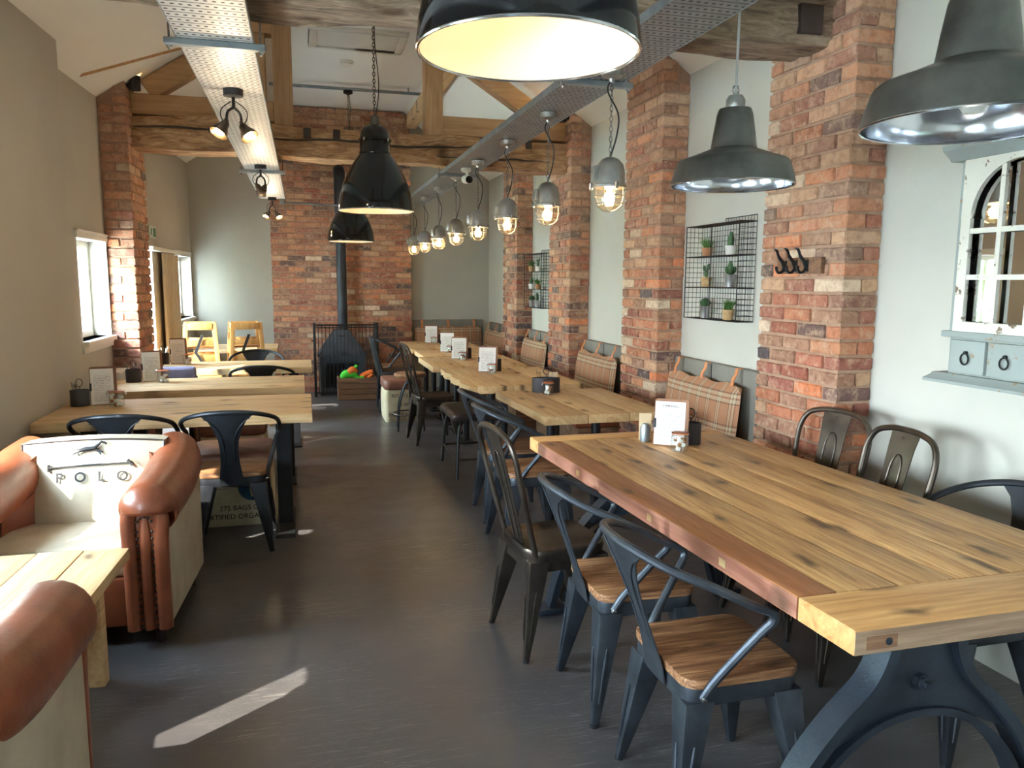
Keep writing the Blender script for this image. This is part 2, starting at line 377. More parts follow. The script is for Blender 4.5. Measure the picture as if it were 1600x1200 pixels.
def chipped(name, paint, under):
    t = NT(name); co = t.coords()
    f = t.ramp(t.noise(co, 14, 7, 0.7), [(0.585, 0.0), (0.61, 1.0)]); f2 = t.noise(co, 3, 3)
    t.bump(f, -0.5, 0.003)
    return t.set(t.mix(f, t.ramp(f2, [(0.3, lin(paint)), (0.7, lin(tuple(min(255, c+10) for c in paint)))]), lin(under)), 0.7)
M['chip_white'] = chipped('chipped_white_paint', (220, 216, 204), (120, 100, 78))
M['chip_grey'] = chipped('chipped_grey_paint', (142, 150, 146), (150, 128, 102))
M['mirror'] = NT('mirror_glass').set((0.9, 0.92, 0.92), 0.02, 1.0)
M['plastic_w'] = mottled('white_plastic', (222, 220, 212), (228, 226, 218), 0.4, 0, scale=5, bump=0)
M['sign'] = mottled('pale_sign_plate', (196, 200, 190), (204, 208, 198), 0.5, 0, scale=5, bump=0)
M['sign_green'] = mottled('sign_green', (40, 120, 84), (48, 130, 92), 0.5, 0, scale=5, bump=0)
def glass(name, tint=(1, 1, 1), gloss=0.12):
    t = NT(name); nt = t.t; nt.nodes.remove(t.b)
    tr = t.n('BsdfTransparent'); tr.inputs[0].default_value = (*tint, 1); gl = t.n('BsdfGlossy'); gl.inputs['Roughness'].default_value = 0.03
    lw = t.n('LayerWeight'); lw.inputs[0].default_value = 0.5
    pw = t.n('Math', operation='POWER'); pw.inputs[1].default_value = 4.0; t.l(lw.outputs['Facing'], pw.inputs[0])
    ad = t.n('Math', operation='MULTIPLY_ADD'); ad.inputs[1].default_value = 0.6; ad.inputs[2].default_value = gloss*0.3; t.l(pw.outputs[0], ad.inputs[0])
    mx = t.n('MixShader'); t.l(ad.outputs[0], mx.inputs[0]); t.l(tr.outputs[0], mx.inputs[1]); t.l(gl.outputs[0], mx.inputs[2])
    t.l(mx.outputs[0], nt.nodes['Material Output'].inputs[0]); return t.m
M['glass'] = glass('clear_glass', (0.96, 0.98, 0.98)); M['lamp_glass'] = glass('ribbed_lamp_glass', (1.0, 0.97, 0.9), 0.3)
def emit(name, col, st):
    t = NT(name); return t.set((0.9, 0.85, 0.7), 0.5, Emission_Color=tuple(col), Emission_Strength=st)
M['dead_bulb'] = mottled('frosted_bulb', (214, 212, 206), (224, 222, 216), 0.3, 0, scale=4, bump=0)
M['bulb'] = emit('warm_bulb', (1.0, 0.62, 0.25), 28.0)
M['bulb_soft'] = emit('soft_pendant_bulb', (1.0, 0.66, 0.34), 5.0)
M['spot_bulb'] = emit('warm_spot_bulb', (1.0, 0.60, 0.22), 40.0)
def perforated(name, c1, c2, metal, rough):
    t = NT(name); tc = t.n('TexCoord'); sp = t.n('SeparateXYZ'); t.l(tc.outputs['Object'], sp.inputs[0])
    def cell(out, per, ph):
        m = t.n('Math', operation='MULTIPLY_ADD'); m.inputs[1].default_value = 1/per; m.inputs[2].default_value = ph; t.l(out, m.inputs[0])
        fr = t.n('Math', operation='FRACT'); t.l(m.outputs[0], fr.inputs[0])
        s2 = t.n('Math', operation='SUBTRACT'); s2.inputs[1].default_value = 0.5; t.l(fr.outputs[0], s2.inputs[0])
        m2 = t.n('Math', operation='MULTIPLY'); m2.inputs[1].default_value = per; t.l(s2.outputs[0], m2.inputs[0]); return m2.outputs[0]
    def dots(px, py, ph, rad, sx=1.0):
        a, b = cell(sp.outputs['X'], px, ph), cell(sp.outputs['Y'], py, ph)
        cb = t.n('CombineXYZ'); 
        ms = t.n('Math', operation='MULTIPLY'); ms.inputs[1].default_value = sx; t.l(a, ms.inputs[0]); t.l(ms.outputs[0], cb.inputs[0]); t.l(b, cb.inputs[1])
        ln = t.n('VectorMath', operation='LENGTH'); t.l(cb.outputs[0], ln.inputs[0])
        return t.ramp(ln.outputs['Value'], [(0.0, 1.0), (rad, 0.0)], 'CONSTANT')
    d = t.mix(1.0, dots(0.03, 0.06, 0.0, 0.0046), dots(0.03, 0.06, 0.5, 0.0016, 0.2), 'ADD')
    co = t.coords(); base = t.ramp(t.noise(co, 9, 3), [(0.35, lin(c1)), (0.65, lin(c2))])
    inv = t.n('Invert'); t.l(d, inv.inputs['Color'])
    mt = t.n('Math', operation='MULTIPLY'); mt.inputs[1].default_value = metal; t.l(inv.outputs[0], mt.inputs[0])
    return t.set(t.mix(d, base, lin((34, 30, 26))), rough, mt.outputs[0])
M['perf'] = perforated('perforated_galvanised_sheet', (206, 204, 200), (218, 216, 212), 0.35, 0.45)
M['perf_grey'] = perforated('perforated_zinc_sheet', (140, 140, 140), (156, 156, 156), 0.6, 0.45)
# ================================================================ STRUCTURE
def LX(y): return -1.56+0.0275*(y-6.0)       # far left wall plane (the barn is not quite square)
def NX(y): return -1.45+0.0275*(y-5.65)      # nearer, thicker left wall plane
XR, YB, ZF, FL, FR, SL = 2.66, 11.12, 3.84, -0.28, 1.42, 0.69
def ceil_z(x): return ZF-SL*max(0, FL-x, x-FR)

struct('floor', MB().box(-2.2, 2.9, -3.2, 11.4, -0.1, 0), M['floor'], label='dark scuffed sealed concrete floor', smooth=False)
def wall_cells(fx, th, y0, y1, z1, ops):
    """wall along Y with openings (ya, yb, za, zb); fx(y) is its room face, th its thickness outward (-X)"""
    mb = MB(); ys = sorted({y0, y1, *[o[0] for o in ops], *[o[1] for o in ops]}); zs = sorted({0.0, z1, *[o[2] for o in ops], *[o[3] for o in ops]})
    for a, b in zip(ys, ys[1:]):
        for c, d in zip(zs, zs[1:]):
            ym, zm = (a+b)/2, (c+d)/2
            if any(o[0] < ym < o[1] and o[2] < zm < o[3] for o in ops): continue
            q = lambda z: [(fx(a)-th, a, z), (fx(a), a, z), (fx(b), b, z), (fx(b)-th, b, z)]
            mb.hexa(q(c), q(d))
    return mb
W0 = (2.92, 3.95, 0.80, 1.63); W00 = (0.45, 1.95, 0.80, 1.63); WB = (-2.2, -0.8, 0.9, 1.9)  # WB is unseen, added and sized for daylight from the left
W1 = (6.22, 6.945, 1.09, 1.84); DR = (7.72, 8.72, 0.0, 1.86); W2 = (9.9, 11.0, 1.06, 1.83)
struct('wall_left', wall_cells(LX, 0.2, 5.4, 11.3, 3.2, [W1, DR, W2]), M['paint_left'], label='warm grey far left wall with windows', smooth=False)
struct('wall_left.001', wall_cells(NX, 0.3, -3.1, 5.65, 3.3, [W0, W00, WB]), M['paint_left'], label='warm grey thick near left wall', smooth=False)
struct('wall_right', MB().box(XR, XR+0.2, -3.1, 11.3, 0, 3.2), M['paint_right'], label='pale sage painted right wall behind the brick piers', smooth=False)
struct('wall_back', MB().box(-1.9, 2.86, YB, YB+0.2, 0, 4.0), M['paint_back'], label='stone grey back wall either side of the chimney', smooth=False)
struct('wall_rear', MB().box(-2, 2.9, -3.2, -3.0, 0, 4), M['paint_right'], label='plain rear wall behind the camera', smooth=False)
def slab(name, x0, x1, label):
    b = [(x0, -3.2, ceil_z(x0)), (x1, -3.2, ceil_z(x1)), (x1, 11.4, ceil_z(x1)), (x0, 11.4, ceil_z(x0))]
    mb = MB().hexa(b, [(x, y, z+0.08) for x, y, z in b]); return struct(name, mb, M['ceiling'], label=label, smooth=False)
slab('ceiling', FL, FR, 'flat white strip of ceiling at the ridge')
slab('ceiling.001', -2.2, FL, 'white sloping ceiling on the left side')
slab('ceiling.002', FR, 2.95, 'white sloping ceiling on the right side')
# daylight portals in the openings (they only guide sampling of the sky)
def portal(x, y, z, sx, sz, rot):
    li = bpy.data.lights.new('window_daylight', 'AREA'); li.shape = 'RECTANGLE'; li.size = sx; li.size_y = sz
    try: li.cycles.is_portal = True
    except Exception: pass
    o = bpy.data.objects.new('window_daylight', li); C.objects.link(o); o.location = (x, y, z); o.rotation_euler = rot
for fx, th, o in ((NX, 0.3, W0), (NX, 0.3, W00), (NX, 0.3, WB), (LX, 0.2, W1), (LX, 0.2, DR), (LX, 0.2, W2)):
    ym, zm = (o[0]+o[1])/2, (o[2]+o[3])/2
    portal(fx(ym)-th-0.01, ym, zm, o[3]-o[2], o[1]-o[0], (0, -PI/2, 0))

def window(name, fx, th, o, mull, trim=True):
    y0, y1, z0, z1 = o; q = math.atan(0.0275)
    root = thing(name, None, None, (fx(y0), y0, 0), -q); root['kind'] = 'structure'; root['label'] = 'white framed left wall window ' + {'1': 'lighting the club chair', '2': 'beside the brick pier', '3': 'in the far corner', '4': 'level with the camera', '5': 'added unseen behind the camera for side light'}[name[-1]]
    L = (y1-y0); xo = -th+0.03
    f = MB(); b = 0.05
    f.box(xo, xo+0.05, 0, b, z0, z1).box(xo, xo+0.05, L-b, L, z0, z1).box(xo, xo+0.05, b, L-b, z0, z0+b).box(xo, xo+0.05, b, L-b, z1-b, z1)
    f.build('window_frame', M['white_frame'], root, smooth=False)
    xs = [b]+[L*m for m in mull]+[L-b]
    for m in mull: MB().box(xo, xo+0.05, L*m-0.022, L*m+0.022, z0+b, z1-b).build('mullion', M['white_frame'], root, smooth=False)
    for a, c in zip(xs, xs[1:]): MB().box(xo+0.02, xo+0.026, a, c, z0+b, z1-b).build('pane', M['glass'], root, smooth=False)
    if trim:
        MB().box(-0.01, 0.022, -0.06, L+0.02, z1, z1+0.06).box(-0.01, 0.03, -0.06, L+0.02, z1+0.045, z1+0.06).build('head_trim', M['white_frame'], root, smooth=False)
        MB().box(-0.01, 0.012, L, L+0.02, z0-0.03, z1).build('side_trim', M['white_frame'], root, smooth=False)
        MB().box(-th+0.06, 0.05, -0.04, L+0.02, z0-0.035, z0).build('window_sill', M['white_frame'], root, smooth=False)
        MB().box(-0.01, 0.02, -0.04, L+0.04, z0-0.085, z0-0.035).build('apron', M['white_frame'], root, smooth=False)
    return root
window('window_1', NX, 0.3, W0, (0.35,)); window('window_4', NX, 0.3, W00, (0.4,)); window('window_5', NX, 0.3, WB, (0.5,))
window('window_2', LX, 0.2, W1, (0.34,))
window('window_3', LX, 0.2, W2, (0.5,))
# glazed door, its open leaf and the exit sign
q = math.atan(0.0275)
d = thing('door_1', None, None, (LX(DR[0]), DR[0], 0), -q); d['kind'] = 'structure'; d['label'] = 'dark framed glazed door beyond the left brick pier'
L = DR[1]-DR[0]
MB().box(-0.16, -0.10, 0, 0.07, 0, 1.86).box(-0.16, -0.10, L-0.07, L, 0, 1.86).box(-0.16, -0.10, 0.07, L-0.07, 1.79, 1.86).box(-0.16, -0.10, 0.07, L-0.07, 0, 0.14).build('door_frame', M['black'], d, smooth=False)
MB().box(-0.135, -0.128, 0.07, L-0.07, 0.14, 1.79).build('pane', M['glass'], d, smooth=False)
MB().box(-0.12, -0.04, L-0.13, L-0.10, 0.95, 1.05).build('door_handle', M['black'], d, smooth=False)
bl = thing('curtain', 'long beige curtain on a white rail beside the left door', 'curtain', (LX(8.95), 8.95, 0), -q)
mb = MB(); n = 44
for i in range(n):
    a, b = i/n, (i+1)/n
    fx = lambda t: 0.055+0.02*math.sin(t*2*PI*7)
    za, zb = 0.75+0.0*a, 0.75
    mb.add([(fx(a), a*0.9, 0.35), (fx(b), b*0.9, 0.35), (fx(b), b*0.9, 1.82), (fx(a), a*0.9, 1.82),
            (fx(a)-0.008, a*0.9, 0.35), (fx(b)-0.008, b*0.9, 0.35), (fx(b)-0.008, b*0.9, 1.82), (fx(a)-0.008, a*0.9, 1.82)],
           [(0, 1, 2, 3), (7, 6, 5, 4), (3, 2, 6, 7), (0, 4, 5, 1)])
mb.build('cloth', mottled('beige_curtain', (196, 180, 152), (206, 192, 166), 0.9, 0, scale=4, bump=0.2, bscale=160), bl, angle=60)
MB().box(0.02, 0.09, -0.6, 0.94, 1.83, 1.87).build('rail', M['white_frame'], bl, bevel=0.004)
ex = thing('exit_sign', 'small pale exit plate high on the left wall past the brick pier', 'sign', (LX(8.7)+0.001, 8.6, 1.96), -q)
MB().box(0, 0.012, 0, 0.30, 0, 0.13).build('plate', M['sign'], ex, bevel=0.002)
MB().box(0.012, 0.014, 0.16, 0.28, 0.02, 0.11).build('arrow_panel', M['sign_green'], ex, smooth=False)
MB().prism([(0.03, 0.03), (0.06, 0.05), (0.10, 0.03), (0.09, 0.07), (0.12, 0.085), (0.08, 0.11), (0.05, 0.09)], 0.012, 0.014, 'x').build('running_figure', M['sign_green'], ex, smooth=False)

# outside: paving that bounces light, a leafy hedge seen only through the mirror
struct('ground', MB().box(-30, -1.9, -25, 35, -0.2, -0.06), mottled('pale_paving', (222, 218, 210), (230, 226, 218), 0.9, 0, scale=2, bump=0), label='pale paving outside the windows', smooth=False)
struct('sun_screen', MB().box(-2.75, -2.6, 8.9, 10.8, -0.1, 3.2), mottled('pale_screen', (206, 204, 196), (214, 212, 204), 0.9, 0, scale=2, bump=0), label='added unseen slab keeping sun off the far corner window', smooth=False)  # added out of view to block the sun from the far corner window
rg = random.Random(3); mb = MB()
for i in range(2600):
    p = Vector((-5.2+rg.gauss(0, 0.35), rg.uniform(4.5, 12.0), rg.uniform(-0.05, 2.9)))
    u = Vector((rg.uniform(-1, 1), rg.uniform(-1, 1), rg.uniform(-1, 1))).normalized(); v = u.orthogonal().normalized(); s_ = rg.uniform(0.08, 0.16)
    mb.add([p-u*s_, p+v*s_*0.5, p+u*s_, p-v*s_*0.5], [(0, 1, 2, 3)])
tag(mb.build('hedge_foliage', mottled('hedge_leaf', (70, 130, 60), (120, 180, 90), 0.6, 0, scale=5, bump=0), smooth=False), 'leafy green hedge outside the far left window', 'hedge', kind='stuff')

# ---------------------------------------------------------------- bricks
PAL = [((180, 114, 82), 5), ((164, 98, 76), 5), ((150, 92, 76), 4), ((192, 130, 94), 4), ((160, 118, 94), 3.5), ((138, 96, 80), 2), ((104, 80, 74), 2.2),
       ((82, 76, 78), 1.6), ((196, 156, 122), 3.0), ((214, 192, 166), 1.4), ((208, 124, 80), 1.1)]
PC = [lin(c) for c, _ in PAL]; PW = [x for _, x in PAL]
TANW = lin((198, 158, 124)); PINK = lin((178, 114, 98))
rb = random.Random(11)
def brick_col(zr):
    """zr 0 low .. 1 high: higher courses are washed with tan lime, low ones are pinker"""
    c = rb.choices(PC, PW)[0]; k = rb.uniform(0.85, 1.12)
    a = min(0.85, max(0, zr-0.35)*1.5*rb.uniform(0.2, 1.0)); b = max(0, 0.4-zr)*0.8
    return tuple(min(1, ((c[i]*(1-a)+TANW[i]*a)*(1-b)+PINK[i]*b)*k) for i in range(3))
BM = {}
def brick_mesh(dx, dy, dz):
    key = (round(dx, 3), round(dy, 3), round(dz, 3)); L = BM.setdefault(key, [])
    if len(L) < 5:
        me = MB().box(-dx/2, dx/2, -dy/2, dy/2, -dz/2, dz/2).mesh('brick', bevel=min(0.006, dz*0.09), seg=1, smooth=False, jit=0.0026)
        me.materials.append(M['brick']); L.append(me); return me
    return rb.choice(L)
def lay(parent, cx, cy, cz, dx, dy, dz, zr):
    o = bpy.data.objects.new('brick', brick_mesh(dx, dy, dz)); C.objects.link(o); o.parent = parent
    o.location = (cx+rb.uniform(-.002, .002), cy+rb.uniform(-.002, .002), cz); o.rotation_euler = (rb.uniform(-.008, .008), rb.uniform(-.008, .008), rb.uniform(-.01, .01))
    o.color = (*brick_col(zr), 1); return o
HC, BH = 0.0752, 0.0605
def pier(label, xf, dep, sgn, y0, w, ztop_f, ztop_w):
    """brick pier on a side wall; xf room face, dep projection, sgn +1 when the wall is at +X"""
    root = thing('brick_pier', label, None, (0, 0, 0)); root['kind'] = 'structure'
    x_in = lambda t: xf+sgn*t
    a, b = sorted((x_in(0.012), x_in(dep+0.03)))
    poly = [(x_in(0.012), 0), (x_in(dep+.03), 0), (x_in(dep+.03), ztop_w), (x_in(0.012), ztop_f)]
    m = MB().prism(poly, y0+0.012, y0+w-0.012, 'y'); m.build('mortar_core', M['mortar'], root, smooth=False)
    sl = (w+0.013)/3; k = 0; z = 0.004
    while z+BH < ztop_f:
        zc = z+BH/2; zr = z/3.0; ok_in = z+BH < ztop_w+0.02
        def put(ya, yb, ta, tb):
            if (ta+tb)/2 > 0.07 and not ok_in: return
            lay(root, x_in((ta+tb)/2), y0+(ya+yb)/2, zc, tb-ta, yb-ya, BH, zr)
        if k % 2 == 0:
            for i in range(3): put(i*sl, i*sl+sl-0.013, 0, 0.1025)
            put(0, 0.15, 0.112, dep-0.002); put(w-0.15, w, 0.112, dep-0.002)
        else:
            t = dep-0.002 if ok_in else 0.1025
            put(0, 0.1025, 0, t); put(w-0.1025, w, 0, t)
            h = (w-2*0.1025-3*0.013)/2
            put(0.1155, 0.1155+h, 0, 0.1025); put(0.1285+h, 0.1285+2*h, 0, 0.1025)
        z += HC; k += 1
    return root
XP = 2.46
zf, zw = ceil_z(XP)-0.012, ceil_z(XR)-0.012
for nm, y in (('broad brick pier with the coat hooks, nearest of the right wall piers', 3.115), ('brick pier between the wire plant shelf and the second plaid cushion', 5.075),
              ('brick pier carrying the right end of the far tie beam', 6.985), ('farthest brick pier on the right wall beside the far plant shelf', 8.875)):
    pier(nm, XP, 0.2, 1, y, 0.68 if y < 4 else 0.64, zf, zw)
xl = LX(7.3); pier('brick pier on the left wall next to the sunlit window', xl+0.21, 0.21, -1, 6.97, 0.64, ceil_z(xl+0.21)-0.012, ceil_z(xl)-0.012)
# chimney breast
CX0, CX1, CYF = -0.39, 1.50, 10.95
ch = thing('chimney_breast', 'tall brick chimney breast behind the iron stove', None); ch['kind'] = 'structure'
MB().prism([(CX0+.01, 0), (CX1-.01, 0), (CX1-.01, ceil_z(CX1)-.02), (FR, ZF-.02), (CX0+.01, ceil_z(CX0)-.02)], CYF+0.012, YB+0.02, 'y').build('mortar_core', M['mortar'], ch, smooth=False)
allb = []
z = 0.004; k = 0
while z+BH < ZF-0.01:
    x = CX0 - (0.0 if k % 2 == 0 else 0.112)
    while x < CX1-0.03:
        a, b = max(x, CX0), min(x+0.2095, CX1)
        if b-a > 0.05 and z+BH < ceil_z(b)-0.01 and z+BH < ceil_z(a)-0.01: allb.append((a, b, z))
        x += 0.2225
    z += HC; k += 1
allb.sort(key=lambda t: abs(t[2]-2.05)+ (0.35 if 0.2 < (t[0]+t[1])/2 < 0.85 and t[2] < 1.0 else 0))
for a, b, z in allb[:300]:
    lay(ch, (a+b)/2, CYF+0.05, z+BH/2, b-a, 0.1, BH, 0.38+0.12*z)
mb = MB(); cols = []
for a, b, z in allb[300:]:
    j = rb.uniform(-.003, .003); mb.box(a, b, CYF+j, CYF+0.1, z, z+BH); cols.append(brick_col(0.38+0.12*z))
me = mb.mesh('brick_rest', smooth=False); ca = me.color_attributes.new('Col', 'FLOAT_COLOR', 'POINT')
for i in range(len(me.vertices)): ca.data[i].color = (*cols[min(len(cols)-1, i//8)], 1)
o = obj('outer_brickwork', me, M['brick_mass'], ch); o['kind'] = 'stuff'

# ---------------------------------------------------------------- roof timbers
def rough_beam(name, mat, p0, p1, w, h, parent=None, amp=0.012, seg=26, seed=0):
    """old hewn beam: cross-section subdivided and pushed about by noise; along X from p0 to p1 (centre line)"""
    p0, p1 = Vector(p0), Vector(p1); mb = MB(); vs = []; fs = []
    ring = []
    for i in range(4): ring += [(-w/2+w*i/4, -h/2)]
    for i in range(4): ring += [(w/2, -h/2+h*i/4)]
    for i in range(4): ring += [(w/2-w*i/4, h/2)]
    for i in range(4): ring += [(-w/2, h/2-h*i/4)]
    n = len(ring)
    for s in range(seg+1):
        c = p0.lerp(p1, s/seg)
        for a, b in ring:
            e = Vector((c.x*1.0, a*3+seed, b*3)); d = noise.noise(e*1.7)*amp*1.4+noise.noise(e*6.0)*amp*0.6
            rr = 1+d/(0.5*min(w, h)); cr = 0.965 if abs(abs(a)-w/2) < 1e-6 and abs(abs(b)-h/2) < 1e-6 else 1.0
            vs.append((c.x, c.y+a*rr*cr, c.z+b*rr*cr))
    for s in range(seg):
        for k in range(n):
            k2 = (k+1) % n; fs.append((s*n+k, s*n+k2, (s+1)*n+k2, (s+1)*n+k))
    fs += [tuple(reversed(range(n))), tuple(seg*n+k for k in range(n))]
    mb.add(vs, fs); return mb.build(name, mat, parent, angle=50)
def post(name, x0, x1, y0, y1, z0, z1, mat, parent): return MB().box(x0, x1, y0, y1, z0, z1).build(name, mat, parent, bevel=0.006, seg=1)
def raker(parent, xa, za, xb, zb, y, t, h, name='brace'):
    d = Vector((xb-xa, 0, zb-za)).normalized(); nn = Vector((-d.z, 0, d.x))*h/2
    A, B = Vector((xa, 0, za)), Vector((xb, 0, zb)); poly = [A-nn, B-nn, B+nn, A+nn]
    return MB().prism([(p.x, p.z) for p in poly], y-t/2, y+t/2, 'y').build(name, M['new_oak_x'], parent, bevel=0.005, seg=1)
far = thing('roof_truss', 'far roof truss with old oak tie beam and two upright oak posts', None); far['kind'] = 'structure'
rough_beam('tie_beam', M['old_beam'], (-1.345, 7.26, 2.762), (2.50, 7.26, 2.712), 0.30, 0.27, far, amp=0.02)
for x in (-0.72, 0.05, 0.30, 1.62, 2.05):   # old mortice pockets and pegs
    MB().box(x, x+0.06, 7.10, 7.14, 2.77, 2.85).build('mortice_pocket', M['leather_dark'], far, smooth=False)
post('queen_post', -0.19, -0.03, 7.15, 7.33, 2.83, 3.84, M['new_oak'], far)
post('queen_post', 1.12, 1.28, 7.15, 7.33, 2.81, 3.84, M['new_oak'], far)
post('side_post', -0.34, -0.25, 7.17, 7.31, 3.0, 3.62, M['new_oak'], far)
post('side_rail', -0.40, -0.19, 7.17, 7.31, 3.62, 3.72, M['new_oak_x'], far)
post('sole_piece', -1.34, -0.19, 7.16, 7.34, 2.897, 3.065, M['new_oak_x'], far)
post('sole_piece', 1.28, 2.46, 7.16, 7.34, 2.868, 3.035, M['new_oak_x'], far)
raker(far, -1.20, 3.10, -0.25, 3.72, 7.25, 0.14, 0.17)
raker(far, 1.30, 3.66, 2.30, 3.04, 7.25, 0.14, 0.16)
near = thing('roof_truss', 'near roof truss with grey hewn oak tie beam at the top of the photo', None); near['kind'] = 'structure'
rough_beam('tie_beam', M['grey_beam'], (-1.55, 3.47, 2.825), (2.52, 3.47, 2.84), 0.30, 0.35, near, amp=0.025, seed=5)
for x in (0.42, 1.75, 2.28):
    MB().box(x, x+0.12, 3.29, 3.34, 2.71 if x > 1 else 2.88, 2.84 if x > 1 else 3.02).build('mortice_pocket', M['leather_dark'], near, smooth=False)
post('queen_post', -0.19, -0.03, 3.38, 3.56, 2.9, 3.84, M['new_oak'], near)
post('queen_post', 1.12, 1.28, 3.38, 3.56, 2.9, 3.84, M['new_oak'], near)
for x, z, lb in ((1.50, 3.70, 'right'), (-0.42, 3.66, 'left')):
    o = struct('purlin', MB().box(x-0.07, x+0.07, 7.35, 10.9, z-0.09, z+0.06), M['tabletop_y'], label='oak purlin under the %s roof slope running to the chimney' % lb, bevel=0.006)
for nm, pa, pb, lb in (('trim_1', (-1.50, 6.40), (-0.60, 7.38), 'ending above the left pier'), ('trim_2', (-1.50, 2.2), (-0.50, 3.1), 'nearest the camera')):
    pts = [(pa[0], pa[1], ceil_z(pa[0])+0.003), (pb[0], pb[1], ceil_z(pb[0])+0.003)]
    struct(nm, MB().strap(pts, 0.05, 0.022, (0.7, -0.7, 0)), M['new_oak_x'], label='thin oak strip up the left ceiling slope, '+lb, smooth=False)
for nm, tr_, y, zc_, x0, x1, sd in (('a', far, 7.108, 2.745, -0.35, 1.9, 1), ('b', far, 7.108, 2.79, -1.3, -0.5, 2), ('c', near, 3.315, 2.79, -0.6, 0.4, 3), ('d', near, 3.315, 2.87, 1.5, 2.4, 4), ('e', far, 7.108, 2.665, 1.2, 2.3, 5)):
    up_, lo_ = [], []; n = 26
    for k in range(n+1):
        x = x0+(x1-x0)*k/n; w_ = 0.007*math.sin(PI*k/n)+0.0008; c = zc_+0.03*noise.noise(Vector((x*1.6, sd, 0)))+0.008*noise.noise(Vector((x*9, sd, 3)))
        up_.append((x, c+w_)); lo_.append((x, c-w_))
    MB().prism(lo_+up_[::-1], y-0.022, y+0.02, 'y').build('split', M['leather_dark'], tr_, smooth=False)
# loft hatch, smoke alarm and the rods under the ridge
h = thing('loft_hatch', 'white framed loft hatch in the flat ceiling', 'hatch', (0.58, 7.86, ZF))
f = 0.07
MB().box(-0.45, 0.45, -0.34, -0.34+f, -0.03, 0).box(-0.45, 0.45, 0.34-f, 0.34, -0.03, 0).box(-0.45, -0.45+f, -0.34+f, 0.34-f, -0.03, 0).box(0.45-f, 0.45, -0.34+f, 0.34-f, -0.03, 0).build('frame', M['white_frame'], h, bevel=0.006)
MB().box(-0.38, 0.38, -0.27, 0.27, -0.012, -0.001).build('lid', M['white_frame'], h, smooth=False)
sa = thing('smoke_alarm', 'round white smoke alarm on the ceiling past the loft hatch', 'smoke alarm', (0.52, 8.67, ZF))
MB().lathe([(0.075, 0), (0.08, -0.012), (0.07, -0.02)], 20).build('base', M['plastic_w'], sa)
MB().lathe([(0.066, -0.02), (0.066, -0.034), (0.045, -0.045), (0.0, -0.047)], 20).build('cap', M['plastic_w'], sa)
tr = thing('ceiling_rod', 'grey steel rod slung across under the ridge ceiling', 'rod', (0, 9.62, 3.78))
MB().tube([(-0.3, 0, 0), (1.62, 0, 0)], 0.018, 10).build('bar', M['galv'], tr)
for x in (-0.2, 1.3): MB().tube([(x, 0, 0), (x, 0, 0.06)], 0.006, 6).build('hanger', M['galv'], tr)
tr = thing('wall_conduit', 'grey conduit running across the chimney bricks above the tie beam', 'conduit', (0, CYF-0.03, 3.52))
MB().tube([(-0.3, 0, 0), (1.5, 0, 0)], 0.02, 8).build('bar', M['galv'], tr)
for x in (-0.1, 0.6, 1.3): MB().box(x-.02, x+.02, -0.025, 0.032, -0.028, 0.028).build('saddle_clip', M['galv'], tr)
# ================================================================ TRAYS AND LAMPS
def tray(label, x0, x1, y0, y1, z, mat, bars):
    t = thing('cable_tray', label, 'cable tray', ((x0+x1)/2, 0, z), group='cable trays under the tie beams'); w = (x1-x0)/2
    MB().box(-w, w, y0, y1, 0, 0.003).build('perforated_plate', mat, t, smooth=False)
    for s in (-1, 1): MB().box(s*w-0.002, s*w+0.002, y0, y1, -0.003, 0.035).build('flange', M['galv'], t, smooth=False)
    for y in bars:
        b = MB().box(-w-0.05, w+0.05, y-0.02, y+0.02, -0.028, -0.001).build('strut_bar', M['galv'], t, bevel=0.003, seg=1)
        for s in (-1, 1):
            MB().tube([(s*(w+0.03), y, -0.05), (s*(w+0.03), y, 0.30)], 0.005, 6).build('threaded_rod', M['chrome'], b)
            MB().lathe([(0.011, 0), (0.011, 0.01)], 6, (s*(w+0.03), y, -0.04)).build('nut', M['chrome'], b, smooth=False)
    return t
ZT = 2.535
tray('pale perforated cable tray above the left aisle carrying spotlights', -0.47, -0.17, 0.4, 10.15, ZT, M['perf'], (3.58, 7.54))
tray('grey perforated cable tray carrying the row of caged lamps', 1.29, 1.575, 0.4, 10.4, ZT, M['perf_grey'], (3.72, 7.25))
pp = thing('conduit_pipe', 'thin grey conduit from the left tray end across to the flue', 'conduit', (0, 10.12, 2.50))
MB().tube([(-0.2, 0, 0), (0.6, 0.3, 0)], 0.012, 8).build('pipe', M['galv'], pp); MB().box(-0.24, -0.18, -0.03, 0.03, -0.03, 0.035).build('elbow_box', M['galv'], pp, bevel=0.004)

def chain_mesh(name, length, link=0.034, r=0.0028, w=0.009):
    mb = MB(); n = int(length/(link*0.74)); st = length/n
    for i in range(n):
        zc = (i+0.5)*st; pts = []
        for k in range(8):
            a = 2*PI*k/8; u, v = w*math.cos(a), link/2*math.sin(a)
            pts.append((u, 0, zc+v) if i % 2 else (0, u, zc+v))
        mb.tube(pts, r, 4, closed=True)
    return mb
def warm_point(parent, loc, e, r=0.03, col=(1.0, 0.78, 0.52)):
    li = bpy.data.lights.new('lamp_light', 'POINT'); li.energy = e; li.color = col; li.shadow_soft_size = r
    o = bpy.data.objects.new('lamp_light', li); C.objects.link(o); o.parent = parent; o.location = loc; return o
